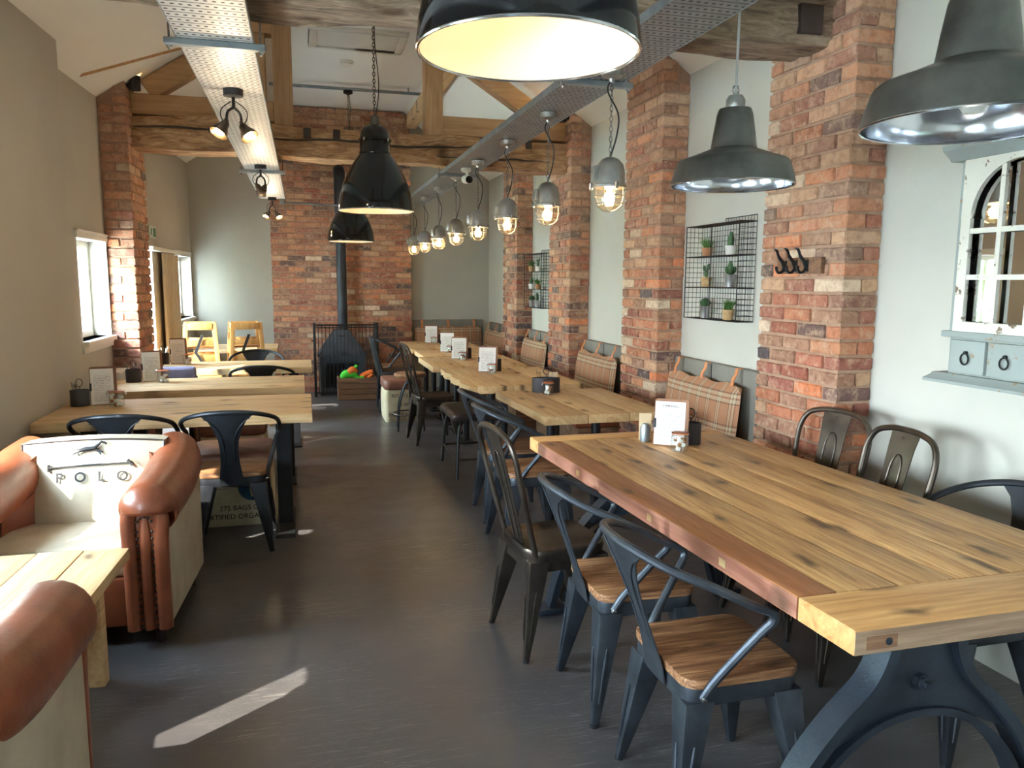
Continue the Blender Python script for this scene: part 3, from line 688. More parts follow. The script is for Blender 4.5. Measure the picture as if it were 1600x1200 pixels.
# black factory pendants
def black_pendant(label, x, y, z, ztop, e):
    t = thing('pendant_lamp', label, 'pendant lamp', (x, y, z), group='black enamel factory pendants')
    out = [(0.277, 0.0), (0.279, 0.012), (0.274, 0.06), (0.262, 0.125), (0.242, 0.19), (0.212, 0.26), (0.172, 0.33), (0.128, 0.395), (0.112, 0.415)]
    inn = [(r-0.006, h+0.001) for r, h in reversed(out)]
    sh = MB().lathe(out+[(0.106, 0.418)], 48, cap=False).build('shade', M['enamel'], t, angle=60)
    MB().lathe([(0.0, 0.416), (0.104, 0.414)]+inn[1:], 48, cap=False).build('reflector', M['enamel_in'], t, angle=60)
    MB().lathe([(0.1145, 0.405), (0.118, 0.412), (0.118, 0.422), (0.1135, 0.43), (0.1135, 0.50), (0.122, 0.505), (0.122, 0.515), (0.112, 0.52), (0.104, 0.565), (0.085, 0.60), (0.05, 0.617), (0.03, 0.62)], 32).build('neck', M['enamel'], t, angle=50)
    MB().tube([(0.276*math.cos(2*PI*k/48), 0.276*math.sin(2*PI*k/48), 0.0) for k in range(48)], 0.004, 6, closed=True).build('rim', M['chrome'], t)
    MB().lathe([(0.03, 0.615), (0.033, 0.63), (0.033, 0.675), (0.022, 0.69), (0.0, 0.692)], 16).build('hanging_cap', M['dim_chain'], t)
    for k in range(4):
        a = PI/4+k*PI/2; MB().lathe([(0.008, 0), (0.008, 0.02), (0, 0.024)], 8, (0.122*math.cos(a), 0.122*math.sin(a), 0.497)).build('clip', M['chrome'], t)
    L = ztop-z-0.69
    o = chain_mesh('chain', L).build('chain', M['dim_chain'], t); o.location = (0, 0, 0.69)
    MB().tube(spline([(0.01, 0, 0.69), (0.035, 0.01, 0.69+L*0.2), (0.008, 0, 0.69+L*0.5), (0.022, 0, 0.69+L*0.8), (0.005, 0, 0.69+L)], 5), 0.0035, 6).build('flex', M['cord'], t)
    MB().lathe([(0.055, 0.69+L), (0.055, 0.69+L-0.03), (0.015, 0.69+L-0.045)], 20).build('ceiling_rose', M['black'], t)
    MB().lathe([(0.018, 0.41), (0.022, 0.33), (0.05, 0.27), (0.052, 0.235), (0.035, 0.20), (0.0, 0.19)], 16).build('bulb', M['bulb_soft'], t)
    return t
black_pendant('huge looking black enamel pendant nearest the camera at the top', 0.562, 1.93, 2.115, ZF, 3.2)
black_pendant('black enamel pendant over the aisle in front of the far tie beam', 0.551, 5.924, 2.06, ZF, 3.2)
black_pendant('black enamel pendant farthest away in front of the flue', 0.59, 9.64, 2.01, 3.765, 3.2)
# zinc pendants over the long table
def zinc_pendant(label, x, y, z, ztop=None):
    t = thing('pendant_lamp', label, 'pendant lamp', (x, y, z), group='zinc pendants over the long table')
    out = [(0.230, 0.0), (0.232, 0.004), (0.222, 0.045), (0.208, 0.085), (0.200, 0.093), (0.165, 0.105), (0.118, 0.123), (0.088, 0.135), (0.083, 0.142)]
    MB().lathe(out, 48, cap=False).build('shade', M['silver'], t, angle=38)
    MB().lathe([(0.0, 0.146)]+[(r-0.004, h+0.001) for r, h in reversed(out)], 48, cap=False).build('reflector', M['silver_in'], t, angle=60)
    MB().lathe([(0.086, 0.138), (0.084, 0.15), (0.077, 0.20), (0.067, 0.262), (0.06, 0.282), (0.04, 0.285)], 32).build('neck', M['silver'], t, angle=50)
    MB().lathe([(0.034, 0.283), (0.036, 0.29), (0.036, 0.315), (0.026, 0.332), (0.012, 0.336)], 20).build('gland', M['cast_alu'], t)
    MB().tube([(0.012*math.cos(a*PI/6), 0, 0.352+0.018*math.sin(a*PI/6)) for a in range(12)], 0.0035, 6, closed=True).build('hook', M['chrome'], t)
    MB().tube([(0, 0, 0.33), (0.004, 0.002, 0.7), (0, 0, (ztop or ceil_z(x))-z)], 0.005, 8).build('flex', M['grey_cord'], t)
    MB().tube([(0.23*math.cos(2*PI*k/48), 0.23*math.sin(2*PI*k/48), 0.001) for k in range(48)], 0.003, 6, closed=True).build('rim', M['chrome'], t)
    MB().lathe([(0.016, 0.14), (0.02, 0.10), (0.036, 0.07), (0.036, 0.05), (0.02, 0.028), (0.0, 0.024)], 16).build('bulb', M['dead_bulb'], t)
    return t
zinc_pendant('zinc factory pendant over the far half of the long table', 1.598, 2.689, 1.915)
zinc_pendant('zinc factory pendant cut off by the right edge of the photo', 1.44, 1.431, 1.895, ZT)
# caged bulkhead lamps
def cage_lamp(label, y):
    t = thing('caged_lamp', label, 'pendant lamp', (1.43, y, 1.885), group='caged bulkhead lamps in a row')
    MB().lathe([(0.074, 0.118), (0.072, 0.13), (0.071, 0.18), (0.062, 0.215), (0.040, 0.240), (0.016, 0.25), (0.0, 0.251)], 28, cap=False).build('housing', M['cast_alu'], t, angle=50)
    MB().box(-0.092, -0.06, -0.022, 0.022, 0.135, 0.205).build('junction_boss', M['cast_alu'], t, bevel=0.008)
    MB().lathe([(0.068, 0.104), (0.082, 0.106), (0.082, 0.118), (0.074, 0.122)], 28).build('collar', M['cast_alu'], t, angle=40)
    for a in (0.3, PI-0.3, PI*1.5):
        MB().lathe([(0.009, 0.098), (0.009, 0.128)], 8, (0.088*math.cos(a), 0.088*math.sin(a), 0)).build('lug', M['chrome'], t)
    MB().lathe([(0.060, 0.108), (0.061, 0.06), (0.052, 0.026), (0.028, 0.008), (0.0, 0.005)], 24).build('glass', M['lamp_glass'], t)
    cg = MB()
    for k in range(4):
        a = k*PI/4; c, s_ = math.cos(a), math.sin(a)
        prof = [(0.070, 0.108), (0.071, 0.06), (0.061, 0.022), (0.034, 0.002), (0.0, -0.004)]
        pts = [(r*c, r*s_, h) for r, h in prof]+[(-r*c, -r*s_, h) for r, h in reversed(prof[:-1])]
        cg.tube(pts, 0.0026, 5)
    for h, r in ((0.07, 0.072), (0.034, 0.066)): cg.tube([(r*math.cos(2*PI*k/24), r*math.sin(2*PI*k/24), h) for k in range(24)], 0.0026, 5, closed=True)
    cg.build('wire_cage', M['cast_alu'], t)
    MB().lathe([(0.012, 0.11), (0.014, 0.09), (0.027, 0.068), (0.028, 0.05), (0.016, 0.032), (0.0, 0.028)], 14).build('bulb', M['bulb'], t)
    L = ZT-1.885-0.25
    o = chain_mesh('chain', L-0.05, 0.03, 0.002, 0.007).build('chain', M['dim_chain'], t); o.location = (0, 0, 0.25)
    MB().tube(spline([(0.0, 0, 0.25), (0.03, 0.0, 0.25+L*0.25), (0.035, 0, 0.25+L*0.5), (-0.02, 0, 0.25+L*0.75), (0, 0, 0.25+L-0.04)], 5), 0.004, 6).build('flex', M['cord'], t)
    MB().lathe([(0.012, L+0.19), (0.016, L+0.205), (0.05, L+0.215), (0.052, L+0.245)], 20).build('canopy', M['cast_alu'], t, angle=40)
    warm_point(t, (0, 0, 0.06), 3.2, 0.03); return t
ys = [3.505, 4.475, 5.415, 6.37, 7.315, 8.275, 9.26, 10.2]
c0 = cage_lamp('caged bulkhead lamp nearest the camera, largest of the row', ys[0])
names = ['second', 'third', 'fourth', 'fifth', 'sixth', 'seventh']
for i, y in enumerate(ys[1:]):
    lb = 'caged bulkhead lamp, %s of the row counted from the camera' % names[i] if i < 6 else 'caged bulkhead lamp farthest from the camera, smallest of the row'
    c = dup(c0, lb, (1.43, y, 1.885)); c.rotation_euler = (0, 0, random.uniform(-0.5, 0.5))
# spotlights on the left tray
def bell(mb_parent, loc, rot, lit):
    h = MB().lathe([(0.013, 0.0), (0.022, -0.012), (0.026, -0.035), (0.040, -0.06), (0.048, -0.085)], 20, cap=False).lathe([(0.046, -0.085), (0.037, -0.058), (0.02, -0.03), (0.0, -0.028)], 20, cap=False).build('lamp_head', M['bronze'], mb_parent, angle=50)
    h.location = loc; h.rotation_euler = rot
    MB().lathe([(0.012, -0.03), (0.022, -0.05), (0.026, -0.068), (0.018, -0.082), (0.0, -0.086)], 12).build('bulb', M['spot_bulb'] if lit else M['chrome'], h)
    return h
def spot_cluster(label, y, flip):
    t = thing('track_spotlight', label, 'spotlight', (-0.32, y, ZT), group='spotlights under the left tray')
    MB().lathe([(0.05, 0), (0.05, -0.035), (0.02, -0.04)], 20).build('base', M['dark_gun'], t, angle=40)
    MB().tube([(0, 0, -0.035), (0, 0, -0.10)], 0.009, 8).build('stem', M['dark_gun'], t)
    for s in (-1, 1):
        MB().tube(spline([(0, 0, -0.09), (0.03*s, 0.02*s, -0.12), (0.035*s, 0.03*s, -0.17)], 4), 0.007, 8).build('arm', M['dark_gun'], t)
        MB().tube(spline([(0.012*s, 0, -0.06), (0.06*s, 0, -0.10), (0.065*s, 0.01, -0.14), (0.04*s, 0.03*s, -0.18)], 4), 0.003, 6).build('flex', M['cord'], t)
        MB().tube([(0.035*s, -0.02+0.03*s, -0.165), (0.035*s, 0.02+0.03*s, -0.165)], 0.011, 8).build('swivel', M['bronze'], t)
        bell(t, (0.035*s, 0.03*s, -0.17), (0.35*flip, 0.55*s*(1 if flip > 0 else -1), 0), True)
    warm_point(t, (0.0, -0.05, -0.30), 2.5, 0.03); return t
spot_cluster('twin bronze spotlight glowing under the left tray, nearest the camera', 4.43, -1)
spot_cluster('twin bronze spotlight in the middle of the left tray', 7.2, 1)
spot_cluster('small twin spotlight at the far end of the left tray', 9.95, -1)
def uplight(label, x, y, z, s):
    t = thing('wall_uplight', label, 'spotlight', (x, y, z), group='black uplights beside the far truss')
    MB().lathe([(0.045, 0), (0.045, -0.0), (0.045, 0.11), (0.038, 0.11), (0.034, 0.06), (0.0, 0.058)], 20).build('body', M['black'], t, angle=40)
    MB().lathe([(0.03, 0.066), (0.03, 0.09), (0.0, 0.096)], 14).build('bulb', M['spot_bulb'], t)
    MB().box(0.03*s if s > 0 else -0.075, 0.075 if s > 0 else -0.03, -0.015, 0.015, 0.02, 0.05).build('bracket', M['black'], t, bevel=0.003)
    warm_point(t, (0, 0, 0.14), 4.0, 0.02, (1.0, 0.68, 0.3))
uplight('black uplight at the top of the left brick pier', -1.265, 7.08, 3.067, -1)
uplight('black uplight at the top of the pier holding the right end of the tie', 2.395, 7.08, 3.03, 1)
cc = thing('security_camera', 'white security camera with a black face under the lamp tray', 'camera', (1.43, 6.85, ZT))
MB().lathe([(0.045, 0), (0.045, -0.025), (0.03, -0.035)], 20).build('base', M['plastic_w'], cc, angle=40)
MB().tube([(0, 0, -0.03), (0.01, -0.02, -0.07)], 0.012, 8).build('arm', M['plastic_w'], cc)
b = MB().lathe([(0.03, 0.09), (0.036, 0.08), (0.038, -0.03), (0.036, -0.04), (0.0, -0.04)], 20, ax='y').build('body', M['plastic_w'], cc, angle=40); b.location = (0.01, -0.03, -0.10); b.rotation_euler = (0.12, 0, 0.1)
MB().lathe([(0.0, -0.046), (0.032, -0.045), (0.033, -0.04)], 20, ax='y').build('lens_face', M['enamel'], b)
# ================================================================ CHAIRS
def leg_mesh(sx, sy, top, foot, zt, wt, wf, rib=True):
    """tapered pressed-steel leg: L-section prism from (top) at zt down to (foot) on the floor"""
    tx, ty = top; fx, fy = foot
    b = [(fx-wf, fy-wf, 0), (fx+wf, fy-wf, 0), (fx+wf, fy+wf, 0), (fx-wf, fy+wf, 0)]
    t = [(tx-wt, ty-wt, zt), (tx+wt, ty-wt, zt), (tx+wt, ty+wt, zt), (tx-wt, ty+wt, zt)]
    return MB().hexa(b, t)
def add_legs(t, mat, half_t, half_f, zt, wt=0.032, wf=0.011, foot=True):
    for sx in (-1, 1):
        for sy in (-1, 1):
            a, f = (sx*half_t[0], sy*half_t[1]), (sx*half_f[0], sy*half_f[1])
            lg = leg_mesh(sx, sy, a, f, zt, wt, wf).build('leg', mat, t, bevel=0.007, seg=2)
            for dx, dy in ((sx, 0), (0, sy)):     # pressed rib on the two outer faces
                p = []
                for u in (0.22, 0.30, 0.62, 0.70):
                    w_ = wf+(wt-wf)*u; p.append((f[0]+(a[0]-f[0])*u+dx*(w_+0.001), f[1]+(a[1]-f[1])*u+dy*(w_+0.001), zt*u))
                MB().tube(p, [0.003, 0.0055, 0.006, 0.003], 6).build('pressed_rib', mat, lg)
            MB().lathe([(wf*1.15, 0), (wf*1.15, 0.014)], 8, (f[0], f[1], 0)).build('rubber_foot', M['cord'], lg)
def rounded_sq(hx, hy, r, n=5):
    pts = []
    for cx, cy, a0 in ((hx-r, hy-r, 0), (-hx+r, hy-r, PI/2), (-hx+r, -hy+r, PI), (hx-r, -hy+r, 1.5*PI)):
        for k in range(n+1): a = a0+PI/2*k/n; pts.append((cx+r*math.cos(a), cy+r*math.sin(a)))
    return pts
def arm_chair(label, mat, seatmat, loc, rz, group):
    t = thing('metal_armchair', label, 'chair', loc, rz, group)
    MB().prism(rounded_sq(0.185, 0.185, 0.05), 0.440, 0.468).build('seat', seatmat, t, bevel=0.004, seg=2)
    MB().prism(rounded_sq(0.180, 0.180, 0.045), 0.385, 0.441).build('seat_frame', mat, t, bevel=0.005, seg=2)
    add_legs(t, mat, (0.139, 0.139), (0.205, 0.205), 0.40, 0.045, 0.013)
    h = [(-0.186, -0.135, 0.415), (-0.198, -0.10, 0.475), (-0.238, 0.0, 0.612), (-0.252, 0.028, 0.650), (-0.258, 0.018, 0.678), (-0.262, -0.045, 0.706), (-0.256, -0.15, 0.760), (-0.208, -0.255, 0.802), (-0.11, -0.318, 0.830), (0, -0.338, 0.838)]
    pts = spline(h+[(-x, y, z) for x, y, z in reversed(h[:-1])], 4)
    MB().tube(pts, 0.0128, 10).build('arm_rail', mat, t)
    # flared back slat
    prof = [(0.395, -0.186, 0.062), (0.45, -0.196, 0.062), (0.52, -0.216, 0.052), (0.60, -0.244, 0.048), (0.67, -0.270, 0.054), (0.73, -0.294, 0.072), (0.785, -0.314, 0.098), (0.815, -0.325, 0.128), (0.828, -0.330, 0.148)]
    vs = []; fs = []; nx = 8
    for z, y, hw in prof:
        for k in range(nx+1):
            x = -hw+2*hw*k/nx; vs.append((x, y+1.1*x*x*(1 if z > 0.6 else 0.3), z-0.25*x*x*(1 if z > 0.7 else 0)))
    off = len(vs); vs += [(x, y-0.004, z) for x, y, z in vs]; m = len(prof); w_ = nx+1
    for i in range(m-1):
        for k in range(nx):
            a = i*w_+k; fs += [(a, a+1, a+w_+1, a+w_), (off+a+w_, off+a+w_+1, off+a+1, off+a)]
        for a in (i*w_, i*w_+nx): fs.append((a, a+w_, off+a+w_, off+a))
    for k in range(nx): fs += [(k, k+1, off+k+1, off+k), ((m-1)*w_+k, (m-1)*w_+k+1, off+(m-1)*w_+k+1, off+(m-1)*w_+k)]
    sl = MB().add(vs, fs).build('back_slat', mat, t, angle=50)
    for s in (-1, 1):
        MB().tube(spline([(0.026*s, -0.219, 0.52), (0.026*s, -0.248, 0.60), (0.03*s, -0.272, 0.66), (0.05*s, -0.298, 0.73), (0.09*s, -0.312, 0.782), (0.12*s, -0.313, 0.80)], 4), 0.0025, 6).build('pressed_line', mat, sl)
        MB().lathe([(0.011, -0.006), (0.011, 0.006), (0.006, 0.009)], 8, (0.19*s, -0.135, 0.415), 'x').build('bolt', M['chrome'], t)
    for s in (-1, 1): MB().strap([(-0.15, -0.15*s, 0.36), (0, 0, 0.335), (0.15, 0.15*s, 0.36)], 0.024, 0.003, (s, 1, 0)).build('cross_brace', mat, t)
    return t
def steel_chair(label, mat, loc, rz, group):
    t = thing('steel_chair', label, 'chair', loc, rz, group)
    o = rounded_sq(0.178, 0.178, 0.075, 6); n = len(o); vs = []; fs = []
    rings = [(0.90, 0.395), (1.0, 0.40), (1.03, 0.425), (1.045, 0.444), (1.02, 0.456), (0.95, 0.453), (0.90, 0.447), (0.5, 0.444), (0.02, 0.443)]
    for s_, z in rings: vs += [(x*s_, y*s_, z) for x, y in o]
    for i in range(len(rings)-1):
        for k in range(n): k2 = (k+1) % n; fs.append((i*n+k, i*n+k2, (i+1)*n+k2, (i+1)*n+k))
    MB().add(vs, fs).build('seat', mat, t, angle=60)
    MB().prism(rounded_sq(0.172, 0.172, 0.07), 0.36, 0.41).build('skirt', mat, t, bevel=0.004)
    add_legs(t, mat, (0.135, 0.135), (0.20, 0.205), 0.41, 0.045, 0.011)
    h = [(-0.165, -0.15, 0.43), (-0.182, -0.195, 0.60), (-0.196, -0.235, 0.76), (-0.194, -0.258, 0.86), (-0.160, -0.274, 0.922), (-0.085, -0.283, 0.947), (0, -0.285, 0.952)]
    MB().tube(spline(h+[(-x, y, z) for x, y, z in reversed(h[:-1])], 4), 0.0125, 10).build('back_hoop', mat, t)
    sl = MB()
    prof = [(0.43, -0.150, 0.056), (0.60, -0.192, 0.060), (0.76, -0.232, 0.066), (0.88, -0.262, 0.072), (0.95, -0.284, 0.078)]
    vs = []; fs = []
    for z, y, hw in prof: vs += [(-hw, y, z), (hw, y, z), (hw, y-0.004, z), (-hw, y-0.004, z)]
    for i in range(len(prof)-1):
        for k in range(4): k2 = (k+1) % 4; fs.append((i*4+k, i*4+k2, i*4+4+k2, i*4+4+k))
    fs += [(3, 2, 1, 0), tuple(len(vs)-4+k for k in range(4))]
    s = sl.add(vs, fs).build('back_slat', mat, t, angle=50)
    yb = lambda z: -0.150-0.25*(z-0.43)
    for off in (0.003, -0.006):
        a = [(-0.028, yb(0.46)+off, 0.46), (-0.03, yb(0.65)+off, 0.65), (-0.03, yb(0.79)+off, 0.79), (-0.018, yb(0.84)+off, 0.837), (0, yb(0.85)+off, 0.85)]
        MB().tube(spline(a+[(-x, y, z) for x, y, z in reversed(a[:-1])], 3), 0.0038, 6).build('pressed_arch', mat, s)
    MB().lathe([(0.0, -0.280), (0.006, -0.278), (0.006, -0.268)], 8, (0, 0, 0.92), 'y').build('rivet', M['chrome'], s)
    return t
G = 'grey metal armchairs with plank seats'
E_ = -PI/2   # faces +X
a0 = arm_chair('grey metal armchair with streaked plank seat, nearest the camera', M['gun'], M['seat_wood'], (1.165, 1.955, 0), E_, G)
dup(a0, 'grey metal armchair with plank seat, second along the long table', (1.155, 2.545, 0), E_-0.03, G)
dup(a0, 'grey metal armchair at the second right table, nearer of two', (1.275, 4.27, 0), E_+0.05, G)
dup(a0, 'grey metal armchair at the second right table, farther of two', (1.31, 4.86, 0), E_-0.04, G)
b0 = steel_chair('bronze steel chair with tall slat back at the far end of the long table', M['bronze'], (1.02, 3.07, 0), E_+0.12, 'bronze steel chairs')
dup(b0, 'bronze steel chair in the aisle beside the round wooden stool', (1.19, 7.32, 0), E_+0.1, 'bronze steel chairs')
dup(b0, 'bronze steel chair against the right wall, overlapping the brick pier', (2.15, 2.985, 0), PI/2+0.22, 'bronze steel chairs')
dup(b0, 'bronze steel chair against the right wall, in front of pale paint', (2.10, 2.58, 0), PI/2-0.03, 'bronze steel chairs')
d0 = arm_chair('dark metal armchair tucked under the nearest left table, beside the post', M['dark_gun'], M['seat_wood_x'], (-0.415, 4.675, 0), 0, 'dark metal armchairs on the left')
dup(d0, 'dark metal armchair behind the leather club chair', (-0.972, 4.68, 0), 0.0)
dup(d0, 'dark metal armchair between the second and third left tables', (-0.35, 6.95, 0), 0)
dup(d0, 'dark metal armchair on the far side of the third left table', (-0.45, 7.84, 0), PI+0.05)
dup(d0, 'dark metal armchair at the right edge under the wall cabinet', (2.165, 2.05, 0), PI/2)
# lilac upholstered chair
lc = thing('upholstered_chair', 'lilac grey velvet chair between the second and third left tables', 'chair', (-1.06, 6.98, 0), 0.1)
MB().prism(rounded_sq(0.18, 0.19, 0.06), 0.40, 0.50).build('seat', M['lilac'], lc, bevel=0.02, seg=3)
o = MB().box(-0.175, 0.175, -0.04, 0.04, 0.0, 0.40).build('backrest', M['lilac'], lc, bevel=0.035, seg=3); o.location = (0, -0.22, 0.44); o.rotation_euler = (0.1, 0, 0)
for sx in (-1, 1):
    for sy in (-1, 1): MB().tube([(0.14*sx, 0.15*sy, 0.41), (0.16*sx, 0.18*sy, 0)], [0.02, 0.012], 8).build('leg', M['crate'], lc)
# black leather chair, a second grey one behind
bc = thing('leather_chair', 'black leather dining chair at the far right tables', 'chair', (1.06, 9.2, 0), E_)
MB().prism(rounded_sq(0.22, 0.21, 0.06), 0.42, 0.49).build('seat', M['leather_black'], bc, bevel=0.02, seg=3)
o = MB().box(-0.21, 0.21, -0.022, 0.022, 0.0, 0.44).build('backrest', M['leather_black'], bc, bevel=0.018, seg=3); o.location = (0, -0.20, 0.45); o.rotation_euler = (0.2, 0, 0)
for sx in (-1, 1):
    MB().tube(spline([(0.2*sx, -0.215, 0.0), (0.2*sx, -0.19, 0.42), (0.2*sx, -0.225, 0.62), (0.2*sx, -0.285, 0.88)], 4), 0.014, 8).build('back_leg', M['gun'], bc)
    MB().tube([(0.19*sx, 0.18, 0.43), (0.205*sx, 0.205, 0)], 0.013, 8).build('leg', M['gun'], bc)
MB().tube([(-0.2, -0.285, 0.87), (0.2, -0.285, 0.87)], 0.012, 8).build('top_rail', M['gun'], bc)
dup(a0, 'grey metal armchair farthest off near the stove guard', (1.15, 9.95, 0), E_, G)
# saddle bench stool
st = thing('bench_stool', 'dark brown leather saddle stool beside the third right table', 'stool', (1.30, 6.12, 0), 0)
mb = MB(); nx, ny = 8, 10
for i in range(2):
    pass
hx, hy = 0.19, 0.33; vs = []; fs = []
o = rounded_sq(hx, hy, 0.06, 4); n = len(o)
for s_, z in ((0.93, 0.425), (1.0, 0.44), (1.02, 0.462), (0.97, 0.482), (0.8, 0.486), (0.4, 0.478), (0.02, 0.474)):
    vs += [(x*s_, y*s_, z+0.035*(y*s_/hy)**2) for x, y in o]
for i in range(6):
    for k in range(n): k2 = (k+1) % n; fs.append((i*n+k, i*n+k2, (i+1)*n+k2, (i+1)*n+k))
fs.append(tuple(reversed(range(n))))
mb.add(vs, fs).build('seat', M['leather_dark'], st, angle=60)
for sx in (-1, 1):
    for sy in (-1, 1): MB().tube(spline([(0.10*sx, 0.24*sy, 0.45), (0.135*sx, 0.275*sy, 0.40), (0.15*sx, 0.29*sy, 0.30), (0.17*sx, 0.33*sy, 0.0)], 4), 0.012, 8).build('leg', M['black'], st)
    MB().tube([(0.16*sx, -0.312, 0.15), (0.16*sx, 0.312, 0.15)], 0.009, 8).build('stretcher', M['bronze'], st)
for sy in (-1, 1): MB().tube([(-0.16, 0.312*sy, 0.15), (0.16, 0.312*sy, 0.15)], 0.009, 8).build('stretcher', M['bronze'], st)
# round swivel stool
rs = thing('swivel_stool', 'round wooden topped stool on curved wire legs in the aisle', 'stool', (1.06, 7.95, 0), 0.4)
MB().lathe([(0.0, 0.555), (0.16, 0.555), (0.168, 0.565), (0.168, 0.585), (0.158, 0.595), (0.0, 0.595)], 28).build('seat', M['seat_wood_x'], rs, angle=40)
MB().tube([(0, 0, 0.25), (0, 0, 0.557)], 0.016, 10).build('screw_post', M['bronze'], rs)
for k in range(4):
    a = k*PI/2+0.3; c, s_ = math.cos(a), math.sin(a)
    MB().tube(spline([(0.02*c, 0.02*s_, 0.50), (0.09*c, 0.09*s_, 0.44), (0.165*c, 0.165*s_, 0.26), (0.19*c, 0.19*s_, 0.0)], 5), 0.009, 8).build('leg', M['black'], rs)
MB().tube([(0.178*math.cos(2*PI*k/24), 0.178*math.sin(2*PI*k/24), 0.17) for k in range(24)], 0.007, 6, closed=True).build('foot_ring', M['bronze'], rs)
MB().lathe([(0.05, 0.48), (0.05, 0.51), (0.02, 0.52)], 14).build('hub', M['black'], rs)
# coffee-sack poufs
def puff(mb, hx, hy, z0, z1, bul, r=0.05, n=6, rows=7):
    o = rounded_sq(hx, hy, r, n); m = len(o); vs = []; fs = []
    for i in range(rows+1):
        t = i/rows; s_ = 1+bul*math.sin(PI*t); 
        if i in (0, rows): s_ = 0.965
        vs += [(x*s_, y*s_, z0+(z1-z0)*t) for x, y in o]
    for i in range(rows):
        for k in range(m): k2 = (k+1) % m; fs.append((i*m+k, i*m+k2, (i+1)*m+k2, (i+1)*m+k))
    fs += [tuple(reversed(range(m))), tuple(rows*m+k for k in range(m))]
    return mb.add(vs, fs)
def pouf(label, loc, rz, hx, hy, lines, blue=False, g='coffee sack poufs with leather tops'):
    t = thing('sack_pouf', label, 'pouf', loc, rz, g)
    b = puff(MB(), hx, hy, 0.0, 0.36, 0.02).build('sack_body', M['sack'], t, angle=50)
    puff(MB(), hx+0.004, hy+0.004, 0.355, 0.465, 0.03, 0.07).build('leather_top', M['leather_brown'], t, angle=60)
    for s, sz, x, z in lines: text(s, sz, M['ink'], b, (x, -hy*1.02-0.004, z), (PI/2, 0, 0))
    if blue:
        MB().lathe([(0.0, -0.002), (0.085, -0.001), (0.085, 0.001)], 28, (0.13, -hy*1.02-0.002, 0.25), 'y').build('round_print', M['ink_blue'], b)
        MB().prism([(0.12, 0.19), (0.135, 0.19), (0.15, 0.30), (0.135, 0.31), (0.13, 0.26), (0.11, 0.27)], -hy*1.02-0.006, -hy*1.02-0.004, 'y').build('print_mark', M['canvas'], b, smooth=False)
    return t
pouf('coffee sack pouf printed 275 bags with a blue disc, under the nearest left table', (-0.47, 5.24, 0), 0, 0.245, 0.25, [('275 BAGS OF', 0.045, 0.06, 0.12), ('CERTIFIED ORGANIC', 0.045, 0.03, 0.065)], True)
pouf('coffee sack pouf with brown leather top behind the club chair', (-1.02, 5.25, 0), 0, 0.245, 0.25, [])
pouf('coffee sack pouf with tan top standing in the right aisle', (1.04, 8.62, 0), 0, 0.20, 0.24, [('9071/13 E', 0.055, -0.02, 0.29), ('D W35', 0.055, 0.03, 0.19), ('PRUCT NUEV', 0.055, 0.0, 0.08)])
pouf('coffee sack pouf under the second left table', (-0.55, 6.35, 0), 0, 0.24, 0.22, [])

# ================================================================ TABLES
def planks(t, x0, x1, y0, y1, z0, z1, n, along, mats, gap=0.002):
    for i in range(n):
        k0, k1 = i/n, (i+1)/n
        if along == 'x': b = (x0, x1, y0+(y1-y0)*k0+gap, y0+(y1-y0)*k1-gap)
        else: b = (x0+(x1-x0)*k0+gap, x0+(x1-x0)*k1-gap, y0, y1)
        e = random.uniform(-0.004, 0.004)
        mb = MB().box(b[0]-(e if along == 'x' else 0), b[1]+(e if along == 'x' else 0), b[2]-(e if along == 'y' else 0), b[3]+(e if along == 'y' else 0), z0, z1+random.uniform(-0.001, 0.001))
        mb.build('plank', mats[i % len(mats)], t, bevel=0.004, seg=2)
def wavy_edge(t, x0, y0, y1, z0, z1, mat):
    n = 24; pts = [(x0-0.004+0.012*math.sin(k*0.9)+0.006*math.sin(k*2.3), y0+(y1-y0)*k/n) for k in range(n+1)]
    MB().prism(pts+[(x0+0.06, y1), (x0+0.06, y0)], z0, z1, 'z').build('live_edge', mat, t, bevel=0.004, seg=2)
def pedestal(t, x, y, h, along, base=0.30, r=0.03, sq=False):
    if sq: MB().box(x-0.045, x+0.045, y-0.035, y+0.035, 0.012, h).build('post', M['black'], t, bevel=0.004, seg=1)
    else: MB().tube([(x, y, 0.012), (x, y, h)], r, 16).build('post', M['black'], t)
    bx, by = (0.06, base) if along == 'y' else (base, 0.06)
    MB().box(x-bx, x+bx, y-by, y+by, 0.0, 0.014).build('foot_plate', M['black'], t, bevel=0.004, seg=1)
    MB().box(x-min(bx, 0.1), x+min(bx, 0.1), y-by*0.7, y+by*0.7, h-0.008, h).build('top_plate', M['black'], t, smooth=False)
def cafe_table(label, x0, x1, y0, y1, zt, th, n, along, mats, posts, group, rz=0, sq=False):
    cx, cy = (x0+x1)/2, (y0+y1)/2
    t = thing('cafe_table', label, 'table', (cx, cy, 0), rz, group)
    planks(t, x0-cx, x1-cx, y0-cy, y1-cy, zt-th, zt, n, along, mats)
    for px, py in posts: pedestal(t, px-cx, py-cy, zt-th, 'y', (y1-y0)*0.36 if sq else 0.14, sq=sq)
    return t
LG = 'long wooden tables down the left side'
cafe_table('long pale wooden table nearest the club chair on the left', -1.447, 0.035, 4.635, 5.475, 0.765, 0.055, 3, 'x', [M['tabletop']], [(-0.14, 4.98), (-1.25, 5.02)], LG, sq=True)
cafe_table('long pale wooden table second from the camera on the left', -1.44, -0.002, 5.86, 6.58, 0.762, 0.055, 3, 'x', [M['tabletop']], [(-0.14, 6.2), (-1.2, 6.2)], LG, sq=True)
cafe_table('sunlit pale table third from the camera on the left', -1.25, 0.065, 7.19, 7.88, 0.762, 0.055, 3, 'x', [M['tabletop']], [(-0.1, 7.53), (-1.0, 7.53)], LG, sq=True)
